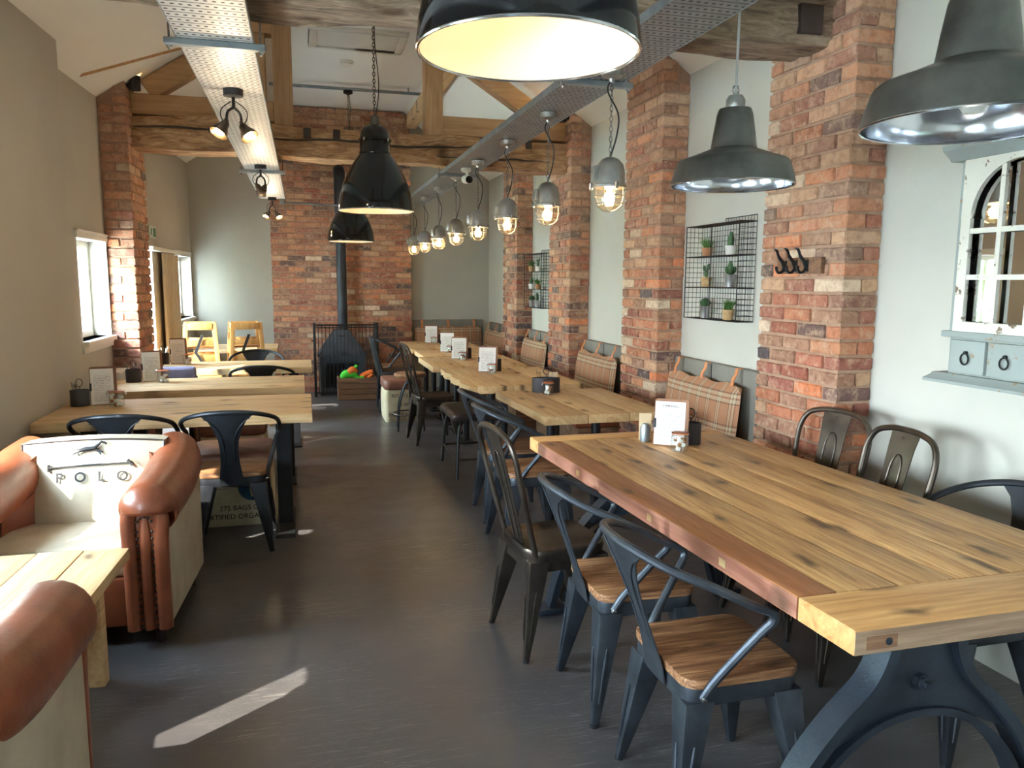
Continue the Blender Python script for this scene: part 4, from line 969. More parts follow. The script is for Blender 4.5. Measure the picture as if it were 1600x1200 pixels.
cafe_table('small pale table far off in the left corner by the chimney', -1.2, -0.30, 9.25, 9.95, 0.762, 0.05, 3, 'x', [M['tabletop']], [(-0.5, 9.6), (-1.0, 9.6)], LG, sq=True)
RG = 'cafe tables along the right wall'
my = [M['tabletop_y']]
cafe_table('pale wooden table just beyond the long reclaimed table on the right', 1.33, 2.14, 4.215, 5.29, 0.765, 0.052, 3, 'y', my, [(1.45, 4.45), (1.75, 4.45), (1.7, 5.05)], RG, rz=0.03)
wt_ = cafe_table('wavy edged pale table third from the camera on the right', 1.24, 2.09, 5.54, 6.76, 0.765, 0.055, 3, 'y', my, [(1.42, 5.85), (1.7, 6.5)], RG)
wavy_edge(wt_, 1.18-1.665, -0.61, 0.61, 0.71, 0.765, M['tabletop_y'])
cafe_table('pale table fourth from the camera on the right', 1.14, 2.05, 6.98, 7.91, 0.762, 0.055, 3, 'y', my, [(1.5, 7.2), (1.5, 7.7)], RG)
cafe_table('pale table fifth from the camera on the right', 1.21, 2.05, 8.02, 8.70, 0.758, 0.05, 3, 'y', my, [(1.5, 8.2), (1.5, 8.55)], RG)
cafe_table('pale table farthest from the camera on the right', 1.20, 2.05, 8.76, 9.96, 0.765, 0.05, 3, 'y', my, [(1.5, 9.1), (1.5, 9.7)], RG)
# the long reclaimed table
lt = thing('long_table', 'long reclaimed plank table with cast iron legs in the right foreground', 'table', (0, 0, 0))
lx = lambda y: 1.088+(3.676-y)*0.0425
rxx = lambda y: 2.10+(3.6-y)*0.06
Y0, Y1, zt, th = 1.385, 3.655, 0.77, 0.062
def qplank(name, xa, xb, ya, yb, mat, z=zt, t=th, dz=0.0):
    """plank between two x-functions"""
    b = [(xa(ya), ya, z-t), (xb(ya), ya, z-t), (xb(yb), yb, z-t), (xa(yb), yb, z-t)]
    return MB().hexa(b, [(x, y, z+dz) for x, y, _ in b]).build(name, mat, lt, bevel=0.004, seg=2)
ya, yb = Y0+0.20, Y1-0.13
rail_in = lambda y: lx(y)+0.115
qplank('side_rail', lx, lambda y: rail_in(y)-0.001, ya, yb, M['rail_wood'])
N_ = 5
for i in range(N_):
    fa = lambda y, i=i: rail_in(y)+(rxx(y)-rail_in(y))*i/N_+0.001
    fb = lambda y, i=i: rail_in(y)+(rxx(y)-rail_in(y))*(i+1)/N_-0.001
    qplank('plank', fa, fb, ya, yb, M['reclaimed'], dz=random.uniform(-0.0015, 0.0005))
qplank('end_board', lx, rxx, Y0, ya-0.003, M['reclaimed_x']); qplank('end_board', lx, rxx, yb+0.003, Y1, M['reclaimed_x'])
b = [(lx(ya)-0.0015, ya, zt-th+0.004), (lx(ya)-0.0005, ya, zt-th+0.004), (lx(yb)-0.0005, yb, zt-th+0.004), (lx(yb)-0.0015, yb, zt-th+0.004)]
MB().hexa(b, [(x, y, zt-0.004) for x, y, _ in b]).build('worn_edge', M['rail_face'], lt, smooth=False)
b = [(lx(Y0), Y0-0.0015, zt-th+0.003), (rxx(Y0), Y0-0.0015, zt-th+0.003), (rxx(Y0), Y0-0.0003, zt-th+0.003), (lx(Y0), Y0-0.0003, zt-th+0.003)]
MB().hexa(b, [(x, y, zt-0.004) for x, y, _ in b]).build('weathered_end', M['grey_end'], lt, smooth=False)
for y, w_ in ((1.9, 0.05), (2.35, 0.04), (3.0, 0.05)): MB().box(lx(y)-0.003, lx(y), y, y+w_, zt-0.045, zt-0.02).build('patch', M['tabletop_y'], lt, smooth=False)
pt = MB().box(1.215, 1.30, Y0-0.003, Y0+0.001, zt-0.05, zt-0.018).build('patch', M['crate'], lt, smooth=False)
MB().lathe([(0.0, -0.001), (0.009, 0.0), (0.009, 0.003)], 12, (1.276, Y0-0.005, zt-0.034), 'y').build('dowel', M['iron'], pt)
for yy in (1.50, 3.30):     # curved cast iron trestles
    ccx = 1.475 if yy < 2 else 1.55
    fr = thing('iron_trestle', None, None); fr.parent = lt
    for s in (-1, 1):
        MB().strap(spline([(ccx+s*0.095, yy, 0.705), (ccx+s*0.105, yy, 0.64), (ccx+s*0.145, yy, 0.56), (ccx+s*0.24, yy, 0.47), (ccx+s*0.33, yy, 0.36), (ccx+s*0.41, yy, 0.20), (ccx+s*0.46, yy, 0.02)], 5), 0.075, 0.03, (0, 1, 0)).build('curved_leg', M['iron'], fr, angle=40)
        MB().box(ccx+s*0.46-0.07, ccx+s*0.46+0.07, yy-0.055, yy+0.055, 0, 0.03).build('foot', M['iron'], fr, bevel=0.008)
    MB().strap(spline([(ccx-0.40, yy, 0.05), (ccx-0.32, yy, 0.28), (ccx-0.17, yy, 0.43), (ccx, yy, 0.475), (ccx+0.17, yy, 0.43), (ccx+0.32, yy, 0.28), (ccx+0.40, yy, 0.05)], 5), 0.05, 0.02, (0, 1, 0)).build('arch', M['iron'], fr, angle=40)
    MB().prism([(ccx-0.30, 0.38), (ccx-0.17, 0.44), (ccx, 0.48), (ccx+0.17, 0.44), (ccx+0.30, 0.38), (ccx+0.23, 0.47), (ccx+0.14, 0.56), (ccx+0.10, 0.64), (ccx+0.09, 0.69), (ccx-0.09, 0.69), (ccx-0.10, 0.64), (ccx-0.14, 0.56), (ccx-0.23, 0.47)], yy-0.012, yy+0.012, 'y').build('web_plate', M['iron'], fr, smooth=False)
    MB().box(ccx-0.24, ccx+0.24, yy-0.05, yy+0.05, 0.685, 0.706).build('top_flange', M['iron'], fr, bevel=0.004)
    MB().lathe([(0.022, -0.024), (0.024, -0.01)], 8, (ccx, yy, 0.555), 'y').lathe([(0.011, -0.045), (0.011, -0.024)], 6, (ccx, yy, 0.555), 'y').build('bolt', M['iron'], fr, smooth=False)
MB().tube([(1.475, 1.47, 0.555), (1.55, 3.33, 0.555)], 0.015, 10).build('stretcher', M['iron'], lt)
# bench run along the right wall: leather cushions on timber boxes, one per bay
for i, (y0, y1, nm) in enumerate(((3.95, 5.02, 'nearest bay'), (5.78, 6.94, 'second bay'), (7.68, 8.82, 'third bay'), (9.55, 10.9, 'farthest bay'))):
    t = thing('wall_bench', 'red brown leather wall bench in the %s of the right wall' % nm, 'bench', (2.36, (y0+y1)/2, 0), 0, 'leather benches along the right wall'); h = (y1-y0)/2
    MB().box(-0.23, 0.28, -h, h, 0, 0.36).build('bench_box', M['crate'], t, bevel=0.005, seg=1)
    MB().box(-0.26, 0.28, -h, h, 0.361, 0.46).build('seat_cushion', M['leather'], t, bevel=0.03, seg=3)
# grey back pads with hanging plaid cushions
def back_pad(label_p, label_c, y0, y1, ztop, axis='x', cz=None):
    L = y1-y0
    if axis == 'x':
        p = thing('back_pad', label_p, 'back pad', (XR-0.001, (y0+y1)/2, 0), 0, 'grey back pads on the walls'); c = thing('plaid_cushion', label_c, 'cushion', (2.585, (y0+y1)/2, 0), 0, 'plaid cushions hung on the back pads')
    else:
        p = thing('back_pad', label_p, 'back pad', ((y0+y1)/2, YB-0.001, 0), PI/2, 'grey back pads on the walls'); c = thing('plaid_cushion', label_c, 'cushion', ((y0+y1)/2, YB-0.07, 0), PI/2, 'plaid cushions hung on the back pads')
    MB().box(-0.055, 0, -L/2, L/2, 0.47, ztop).build('pad', M['grey_pad'], p, bevel=0.014, seg=3)
    MB().box(-0.058, -0.052, -0.002, 0.002, 0.48, ztop-0.01).build('seam', M['cord'], p, smooth=False)
    hw = L/2*0.92; vs = []; fs = []; ny, nz = 16, 8; z0, z1 = 0.47, ztop-0.085
    for side in (0, 1):
        for i in range(nz+1):
            for k in range(ny+1):
                u, v = -1+2*k/ny, -1+2*i/nz
                th_ = 0.05*(max(0, 1-u**4)*max(0, 1-v**4))**0.5
                zz = z0+(z1-z0)*i/nz - (0.02*(1-(math.cos(u*PI*1.0*3/2))**2) if i == nz else 0)
                x = -0.045+(-th_ if side == 0 else th_*0.6)-0.10*(1-i/nz)*0.5
                vs.append((x, u*hw*(1-0.015*v*v), zz))
    w_ = ny+1; off = (nz+1)*w_
    for i in range(nz):
        for k in range(ny):
            a = i*w_+k; fs += [(a, a+1, a+w_+1, a+w_), (off+a, off+a+w_, off+a+w_+1, off+a+1)]
    for k in range(ny): fs += [(k, off+k, off+k+1, k+1), (nz*w_+k, nz*w_+k+1, off+nz*w_+k+1, off+nz*w_+k)]
    for i in range(nz): fs += [(i*w_, (i+1)*w_, off+(i+1)*w_, off+i*w_), (i*w_+ny, off+i*w_+ny, off+(i+1)*w_+ny, (i+1)*w_+ny)]
    MB().add(vs, fs).build('cushion_body', M['tartan'], c, angle=70)
    for s in (-0.78, 0, 0.78):
        MB().strap([(-0.02, s*hw, ztop+0.004-0.0), (0.012, s*hw, ztop+0.006)], 0.03, 0.004, (0, 1, 0)).strap([(-0.022, s*hw, ztop+0.006), (-0.028, s*hw, ztop-0.03), (-0.05, s*hw, z1+0.02), (-0.055, s*hw, z1-0.02)], 0.03, 0.004, (0, 1, 0)).build('strap', M['strap'], c)
back_pad('grey back pad under the nearer wire shelf', 'plaid cushion with tan straps under the nearer wire shelf', 4.01, 5.06, 1.02)
back_pad('grey back pad between the second and third right piers', 'plaid cushion between the second and third right piers', 5.92, 6.95, 1.0)
back_pad('grey back pad between the third and farthest right piers', 'plaid cushion between the third and farthest right piers', 7.86, 8.84, 0.98)
back_pad('grey back pad past the farthest right pier', 'plaid cushion past the farthest right pier', 9.60, 10.85, 0.96)
back_pad('long grey back pad on the back wall', 'long plaid cushion on the back wall', 1.50, 2.56, 0.985, 'y')
# ================================================================ CLUB CHAIRS AND COFFEE TABLE
def club_chair(label, loc, rz, printed):
    t = thing('club_chair', label, 'armchair', loc, rz, 'leather and canvas club chairs'); H = 0.385
    for s in (-1, 1):
        # canvas outer side, leather front edge, rolled arm rising into the back
        MB().hexa([(s*H-0.05, 0.04, 0.09), (s*H+0.03, 0.04, 0.09), (s*H+0.03, 0.74, 0.09), (s*H-0.05, 0.74, 0.09)], [(s*H-0.05, 0.04, 0.62), (s*H+0.03, 0.04, 0.62), (s*H+0.03, 0.74, 0.70), (s*H-0.05, 0.74, 0.70)]).build('side_panel', M['canvas'], t, bevel=0.012, seg=2)
        A = s*(H-0.035)
        path = [(A, -0.02, 0.59), (A, -0.012, 0.60), (A, 0.05, 0.607), (A, 0.25, 0.618), (A*0.995, 0.42, 0.636), (A*0.97, 0.57, 0.664), (A*0.88, 0.68, 0.69)]
        MB().tube(spline(path, 4), [0.06, 0.085, 0.098, 0.106, 0.112]+[0.116]*8+[0.117]*12, 24).build('rolled_arm', M['leather'], t, angle=70)
        B = s*(H-0.05)
        fp = MB().prism([(B-0.068, 0.09), (B+0.068, 0.09), (B+0.068, 0.45), (B+0.08, 0.56), (B+0.05, 0.65), (B, 0.67), (B-0.05, 0.65), (B-0.08, 0.56), (B-0.068, 0.45)], -0.022, 0.05, 'y').build('arm_front', M['leather'], t, bevel=0.014, seg=3)
        arch = [(B-0.060, -0.012, 0.09), (B-0.060, -0.018, 0.30), (B-0.062, -0.02, 0.48), (B-0.062, -0.02, 0.57), (B-0.042, -0.02, 0.635), (B, -0.02, 0.66), (B+0.046, -0.02, 0.635), (B+0.066, -0.02, 0.57), (B+0.062, -0.02, 0.48), (B+0.060, -0.018, 0.30), (B+0.060, -0.012, 0.09)]
        MB().tube(spline(arch, 4), 0.031, 12).build('front_roll', M['leather'], fp)
        MB().tube([(B, -0.014, 0.09), (B, -0.02, 0.30), (B, -0.02, 0.50), (B, -0.016, 0.575)], [0.024, 0.024, 0.024, 0.016], 12).build('centre_roll', M['leather'], fp)
        st = MB()
        for dx in (-0.028, 0.030):
            for k in range(15): st.lathe([(0.0065, 0.0), (0.005, -0.004), (0.0, -0.006)], 8, (B+dx, -0.034, 0.11+k*0.029), 'y')
        for k in range(1, 6):
            a = PI*k/6; st.lathe([(0.0065, 0.0), (0.005, -0.004), (0.0, -0.006)], 8, (B+0.001+0.031*math.cos(a), -0.034, 0.54+0.038*math.sin(a)), 'y')
        o = st.build('brass_studs', M['bronze'], fp); o['kind'] = 'stuff'
        # leather wing between arm and back
        vs = []; fs = []; n = 8; m = 6
        for i in range(m+1):
            for k in range(n+1):
                u = k/n; v = i/m
                x = s*(H-0.06-0.11*u**1.5); y = 0.28+0.20*u+0.05*v; z = 0.40+(0.24+0.12*u)*v
                vs.append((x, y, z))
        off = len(vs); vs += [(x+s*0.05, y+0.05, z) for x, y, z in vs]; w_ = n+1
        for i in range(m):
            for k in range(n):
                a = i*w_+k; fs += [(a, a+1, a+w_+1, a+w_), (off+a, off+a+w_, off+a+w_+1, off+a+1)]
        for k in range(n): a = m*w_+k; fs += [(a, a+1, off+a+1, off+a), (k, off+k, off+k+1, k+1)]
        for i in range(m): fs += [(i*w_, (i+1)*w_, off+(i+1)*w_, off+i*w_), (i*w_+n, off+i*w_+n, off+(i+1)*w_+n, (i+1)*w_+n)]
        MB().add(vs, fs).build('back_wing', M['leather'], t, angle=60)
    # canvas back cushion, slightly crowned and reclined
    vs = []; fs = []; n, m = 16, 10
    def bp(u, v, d): 
        x = u*(0.285+0.02*v); z = 0.39+0.40*v+0.015*(1-u*u)*v
        y = 0.44+0.075*v-0.035*(1-u*u)*math.sin(PI*min(1, 0.15+0.8*v))+d
        return (x, y, z)
    for d in (0, 0.12):
        for i in range(m+1):
            for k in range(n+1): vs.append(bp(-1+2*k/n, i/m, d))
    w_ = n+1; off = (m+1)*w_
    for i in range(m):
        for k in range(n):
            a = i*w_+k; fs += [(a, a+1, a+w_+1, a+w_), (off+a, off+a+w_, off+a+w_+1, off+a+1)]
    for k in range(n): a = m*w_+k; fs += [(a, a+1, off+a+1, off+a), (k, off+k, off+k+1, k+1)]
    for i in range(m): fs += [(i*w_, (i+1)*w_, off+(i+1)*w_, off+i*w_), (i*w_+n, off+i*w_+n, off+(i+1)*w_+n, (i+1)*w_+n)]
    bk = MB().add(vs, fs).build('back_cushion', M['canvas'], t, bevel=0.0, angle=60)
    MB().tube([bp(-1, i/m, 0.0) for i in range(m+1)]+[bp(-1+2*k/n, 1, 0.0) for k in range(1, n+1)]+[bp(1, 1-i/m, 0.0) for i in range(1, m+1)], 0.005, 6).build('piping', M['leather_dark'], bk)
    MB().box(-0.40, 0.40, 0.60, 0.74, 0.09, 0.755).build('outer_back', M['canvas'], t, bevel=0.05, seg=4)
    MB().box(-0.335, 0.335, 0.03, 0.50, 0.30, 0.435).build('seat_cushion', M['canvas'], t, bevel=0.035, seg=4)
    MB().box(-0.335, 0.335, 0.02, 0.60, 0.09, 0.30).build('front_rail', M['leather'], t, bevel=0.012, seg=2)
    for x in (-0.36, 0.36):
        for y in (0.06, 0.68): MB().lathe([(0.022, 0), (0.03, 0.09)], 12, (x, y, 0)).build('foot', M['leather_dark'], t)
    if printed:
        def on(u, v): x, y, z = bp(u, v, 0); return Vector((x, y-0.010, z))
        for i, ch_ in enumerate('POLO'):
            u = -0.46+0.30*i; p = on(u, 0.605); text(ch_, 0.062, M['ink_grey'] if i < 3 else M['ink'], bk, p, (PI/2-0.18, 0, 0), bold=0.0016)
        MB().tube([on(-0.62+1.16*k/10, 0.72+0.003*k) for k in range(11)], 0.0045, 6).build('mallet_print', M['ink'], bk)
        MB().tube([on(-0.62, 0.68), on(-0.62, 0.76)], 0.006, 6).build('mallet_grip_print', M['ink'], bk)
        MB().tube([on(0.50, 0.78), on(0.58, 0.72)], 0.008, 6).build('mallet_head_print', M['ink'], bk)
        hs = MB(); q = lambda a, b: on(a*1.25-0.05, 0.83+(b-0.86)*1.45)+Vector((0, -0.002, 0))
        for pts, r_ in (([(-0.10, 0.905), (-0.02, 0.915), (0.06, 0.918)], [0.010, 0.012, 0.010]), ([(0.06, 0.918), (0.11, 0.945), (0.14, 0.965)], [0.009, 0.006, 0.004]), ([(0.13, 0.965), (0.18, 0.955), (0.20, 0.945)], [0.005, 0.005, 0.003]),
                        ([(0.06, 0.91), (0.12, 0.89), (0.14, 0.87)], 0.0035), ([(0.05, 0.91), (0.10, 0.905), (0.16, 0.885)], 0.0035), ([(-0.09, 0.905), (-0.12, 0.885), (-0.10, 0.865)], 0.004), ([(-0.08, 0.90), (-0.13, 0.89), (-0.19, 0.875)], 0.0035), ([(-0.10, 0.91), (-0.16, 0.915), (-0.20, 0.90)], 0.0025)):
            hs.tube([q(a, b) for a, b in pts], r_, 6)
        hs.build('horse_print', M['ink_grey'], bk)
    return t
club_chair('tan leather club chair whose canvas back is printed POLO', (-0.99, 3.395, 0), -0.06, True)
club_chair('brown leather club chair arm and canvas side at the bottom left corner', (-1.05, 2.29, 0), PI, False)
ct = thing('coffee_table', 'low pine plank coffee table between the two club chairs', 'table', (-1.03, 2.89, 0), -0.05)
planks(ct, -0.33, 0.33, -0.33, 0.33, 0.455, 0.5, 4, 'y', [M['tabletop_y']])
for sx in (-1, 1):
    for sy in (-1, 1): MB().box(0.22*sx-0.03, 0.22*sx+0.03, 0.22*sy-0.03, 0.22*sy+0.03, 0, 0.455).build('leg', M['tabletop_y'], ct, bevel=0.004)
MB().box(-0.24, 0.24, -0.25, 0.25, 0.40, 0.455).build('apron', M['tabletop_y'], ct, bevel=0.004)

# ================================================================ STOVE, GUARD, CRATE
sv = thing('wood_stove', 'dark iron stove with pyramid hood and tall flue against the chimney', 'stove', (0.50, 10.74, 0))
MB().box(-0.30, 0.30, -0.17, 0.17, 0.0, 0.10).build('hearth_base', M['stove'], sv, bevel=0.006)
mb = MB().box(-0.30, -0.23, -0.17, 0.17, 0.1, 0.54).box(0.23, 0.30, -0.17, 0.17, 0.1, 0.54).box(-0.23, 0.23, 0.13, 0.17, 0.1, 0.54).box(-0.23, 0.23, -0.17, 0.13, 0.44, 0.54)
mb.build('firebox', M['stove'], sv, smooth=False)
for k in range(5): MB().tube([(-0.2+0.1*k, -0.12, 0.13), (-0.2+0.1*k, 0.10, 0.13)], 0.01, 6).build('grate_bar', M['black'], sv)
MB().hexa([(-0.325, -0.19, 0.545), (0.325, -0.19, 0.545), (0.325, 0.19, 0.545), (-0.325, 0.19, 0.545)], [(-0.10, -0.08, 0.88), (0.10, -0.08, 0.88), (0.10, 0.08, 0.88), (-0.10, 0.08, 0.88)]).build('hood', M['stove'], sv, bevel=0.006, seg=1)
MB().box(-0.332, 0.332, -0.197, 0.197, 0.525, 0.55).build('hood_lip', M['stove'], sv, bevel=0.004)
MB().tube([(0.02, 0, 0.86), (0.02, 0, 2.5)], 0.066, 24).build('flue', M['flue'], sv)
MB().tube([(0.02, 0, 0.86), (0.02, 0, 0.95)], 0.072, 24).build('flue_collar', M['flue'], sv)
MB().tube(spline([(0.02, 0, 2.45), (0.02, 0, 2.8), (0.02, 0.02, 2.93), (0.02, 0.10, 3.0), (0.02, 0.24, 3.02)], 5), 0.076, 24).build('flue_elbow', M['flue'], sv)
MB().tube([(-0.05, -0.15, 0.80), (0.05, -0.15, 0.80)], 0.008, 8).build('damper_handle', M['black'], sv)
MB().tube([(-0.02, -0.195, 0.55), (0.02, -0.195, 0.58), (0.06, -0.195, 0.55)], 0.008, 6).build('hood_scroll', M['black'], sv)
gd = thing('fire_guard', 'black barred fire guard standing around the stove', 'fire guard', (0.548, 10.47, 0))
gw = 0.41
MB().tube([(-gw, 0, 0.955), (gw, 0, 0.955)], 0.011, 8).build('top_rail', M['black'], gd); MB().tube([(-gw, 0, 0.92), (gw, 0, 0.92)], 0.006, 8).build('second_rail', M['black'], gd); MB().tube([(-gw, 0, 0.05), (gw, 0, 0.05)], 0.010, 8).build('bottom_rail', M['black'], gd)
for s in (-1, 1):
    MB().box(s*gw-0.017, s*gw+0.017, -0.017, 0.017, 0, 0.985).build('corner_post', M['black'], gd, bevel=0.003)
    for z in (0.955, 0.05): MB().tube([(s*gw, 0, z), (s*gw, 0.44, z)], 0.010, 8).build('side_rail', M['black'], gd)
    for k in range(6): MB().tube([(s*gw, 0.07+0.065*k, 0.05), (s*gw, 0.07+0.065*k, 0.955)], 0.005, 6).build('side_bar', M['black'], gd)
for k in range(16): x = -gw+2*gw*(k+1)/17; MB().tube([(x, 0, 0.05), (x, 0, 0.955)], 0.0055, 6).build('bar', M['black'], gd)
MB().lathe([(0.0, -0.03), (0.012, -0.028), (0.012, 0.0)], 8, (-gw-0.03, 0, 0.75), 'y').build('latch', M['black'], gd)
cr = thing('wooden_crate', 'rough wooden crate on the floor in front of the fire guard', 'crate', (0.662, 10.24, 0))
for k in range(4):
    for y in (-0.15, 0.15): MB().box(-0.25, 0.25, y-0.008, y+0.008, 0.005+0.071*k, 0.07+0.071*k).build('slat', M['crate'], cr, bevel=0.002, seg=1)
    for x in (-0.24, 0.24): MB().box(x-0.008, x+0.008, -0.14, 0.14, 0.005+0.071*k, 0.07+0.071*k).build('end_slat', M['crate'], cr, bevel=0.002, seg=1)
for x in (-0.215, 0.215):
    for y in (-0.128, 0.128): MB().box(x-0.014, x+0.014, y-0.014, y+0.014, 0, 0.285).build('corner_batten', M['crate'], cr, smooth=False)
MB().box(-0.23, 0.23, -0.14, 0.14, 0.005, 0.017).build('base_board', M['crate'], cr, smooth=False)
def soft(name, label, mats, loc, blobs):
    t = thing(name, label, 'toy', loc, 0, 'soft toys in the crate')
    for nm, m, pts, r in blobs: MB().tube(spline(pts, 4), r, 10).build(nm, M[m], t, angle=80)
    return t
soft('soft_toy', 'green and orange soft toy lying on top of the crate, on the left', None, (0.56, 10.22, 0.2), [
    ('body', 'green_toy', [(-0.09, 0, 0.06), (-0.04, 0, 0.12), (0.05, 0, 0.13), (0.10, 0, 0.08)], [0.03, 0.045, 0.052, 0.058, 0.06, 0.06, 0.058, 0.054, 0.05, 0.046, 0.042, 0.036, 0.03]),
    ('head', 'orange_toy', [(0.0, -0.02, 0.13), (0.02, -0.03, 0.17), (0.06, -0.03, 0.19), (0.10, -0.03, 0.15)], [0.02, 0.03, 0.036, 0.04, 0.042, 0.042, 0.042, 0.04, 0.037, 0.034, 0.03, 0.026, 0.02]),
    ('ear', 'green_toy', [(0.07, -0.03, 0.20), (0.09, -0.03, 0.235), (0.105, -0.03, 0.22)], 0.018)])
soft('soft_toy', 'orange soft toy leg poking out of the crate on the right', None, (0.78, 10.22, 0.2), [
    ('body', 'orange_toy', [(-0.07, 0, 0.08), (-0.02, 0, 0.11), (0.05, 0, 0.14), (0.09, 0, 0.15)], [0.03, 0.034, 0.037, 0.038, 0.038, 0.037, 0.036, 0.035, 0.034, 0.033, 0.032, 0.03, 0.022]),
    ('foot', 'orange_toy', [(0.02, -0.02, 0.07), (0.06, -0.02, 0.10), (0.08, -0.02, 0.12)], 0.022),
    ('leaf_arm', 'green_toy', [(-0.13, -0.03, 0.09), (-0.08, -0.04, 0.075), (-0.03, -0.04, 0.085)], 0.02)])

# ================================================================ LEFT CORNER: HIGH CHAIRS, RADIATOR
def high_chair(label, loc, rz):
    t = thing('high_chair', label, 'high chair', loc, rz, 'stacked wooden high chairs')
    for s in (-1, 1):
        for y, lean in ((-0.17, 1), (0.17, -1)):
            MB().hexa([(s*0.205-0.022, y-lean*0.05-0.016, 0), (s*0.205+0.022, y-lean*0.05-0.016, 0), (s*0.205+0.022, y-lean*0.05+0.016, 0), (s*0.205-0.022, y-lean*0.05+0.016, 0)],
                      [(s*0.135-0.022, y+lean*0.02-0.016, 1.10), (s*0.135+0.022, y+lean*0.02-0.016, 1.10), (s*0.135+0.022, y+lean*0.02+0.016, 1.10), (s*0.135-0.022, y+lean*0.02+0.016, 1.10)]).build('leg', M['honey'], t, bevel=0.005, seg=2)
        for z in (0.45, 0.80, 1.06):
            x = s*(0.205-0.07*z/1.1)
            MB().box(x-0.012, x+0.012, -0.16, 0.16, z-0.035, z+0.035).build('side_rail', M['honey'], t, bevel=0.004)
    for z, h in ((1.065, 0.035), (0.90, 0.03), (0.74, 0.035), (0.52, 0.03), (0.28, 0.03)):
        w_ = 0.185-0.07*z/1.1
        for y in (-0.165-0.0, 0.165): MB().box(-w_, w_, y-0.011, y+0.011, z-h, z+h).build('rail', M['honey'], t, bevel=0.004)
    MB().box(-0.16, 0.16, -0.15, 0.15, 0.60, 0.62).build('seat', M['honey'], t, bevel=0.004)
    MB().box(-0.13, 0.13, -0.14, 0.14, 0.84, 0.86).build('stacked_seat', M['honey'], t, bevel=0.004)
    MB().strap([(0.02, -0.19, 0.98), (-0.05, -0.2, 0.80), (0.03, -0.19, 0.66)], 0.03, 0.003, (1, 0, 0)).build('harness_strap', M['cord'], t)
    return t
high_chair('stacked honey wood high chair in full sun by the left window', (-1.045, 8.62, 0), 0.12)
high_chair('stacked honey wood high chair half in shade, right of its twin', (-0.60, 8.66, 0), 0.16)
ra = thing('radiator', 'low finned radiator under the sunlit left window', 'radiator', (LX(6.6)+0.09, 6.60, 0), -math.atan(0.0275))
for k in range(8): MB().box(-0.045, 0.045, k*0.042, k*0.042+0.012, 0.12, 0.80).build('fin', M['white_frame'], ra, bevel=0.003, seg=1)
MB().box(-0.05, 0.05, -0.01, 0.32, 0.80, 0.82).build('top_grille', M['white_frame'], ra, bevel=0.004)
MB().tube([(0, -0.01, 0.14), (0, 0.32, 0.14)], 0.014, 8).build('header_pipe', M['white_frame'], ra)
for y in (0.02, 0.28): MB().box(-0.03, 0.03, y, y+0.02, 0, 0.13).build('foot', M['white_frame'], ra, smooth=False)

# ================================================================ THINGS ON THE RIGHT WALL
def plant_pot(label, loc, kind):
    t = thing('potted_plant', label, 'plant', loc, random.uniform(0, 6), 'little plants on the wire shelves'); rr = random.Random(sum(map(ord, label)))
    pot, top = kind; t.scale = (1.35, 1.35, 1.35)
    r = 0.027; h = {'tin': 0.055, 'jute': 0.045, 'terracotta': 0.038, 'white': 0.04}[pot]; m = {'tin': 'tin', 'jute': 'jute', 'terracotta': 'terracotta', 'white': 'white_pot'}[pot]
    MB().lathe([(r*0.78, 0), (r, h), (r*1.06, h+0.003), (r*0.92, h+0.002), (r*0.88, h-0.006), (0, h-0.006)], 16).build('pot', M[m], t, angle=40)
    if top == 'grass':
        mb = MB()
        for i in range(46):
            a, l = rr.uniform(0, 2*PI), rr.uniform(0.035, 0.06); d = rr.uniform(0.1, 0.75); b0_ = Vector((rr.uniform(-.015, .015), rr.uniform(-.015, .015), h-0.006)); tip = b0_+Vector((math.cos(a)*l*d, math.sin(a)*l*d, l))
            mb.tube([b0_, (b0_+tip)/2+Vector((0, 0, 0.006)), tip], [0.0022, 0.002, 0.0006], 4)
        o = mb.build('grass_blades', M['leaf'], t); o['kind'] = 'stuff'
    elif top == 'ball':
        MB().lathe([(0.008, h-0.006), (0.022, h+0.006), (0.027, h+0.022), (0.018, h+0.036), (0.0, h+0.041)], 14).build('cactus_ball', M['cactus'], t)
    elif top == 'pads':
        for i, (x, z, s_) in enumerate(((0, 0.02, 1.0), (0.014, 0.052, 0.8), (-0.014, 0.045, 0.75))):
            o = MB().lathe([(0.004, -0.02), (0.012, -0.012), (0.016, 0.0), (0.011, 0.014), (0, 0.02)], 10).build('cactus_pad', M['cactus'], t); o.location = (x, 0, h+z); o.scale = (s_, s_*0.45, s_*1.1); o.rotation_euler = (0, x*25, 0)
    else:
        MB().tube([(0, 0, h-0.006), (0.002, 0, h+0.035), (0, 0, h+0.066)], [0.013, 0.015, 0.006], 10).build('cactus_stem', M['cactus'], t)
        for s in (-1, 1): MB().tube(spline([(0, 0, h+0.012), (0.018*s, 0, h+0.018), (0.022*s, 0, h+0.04)], 3), [0.009]*5+[0.008, 0.005], 8).build('cactus_arm', M['cactus'], t)
    return t
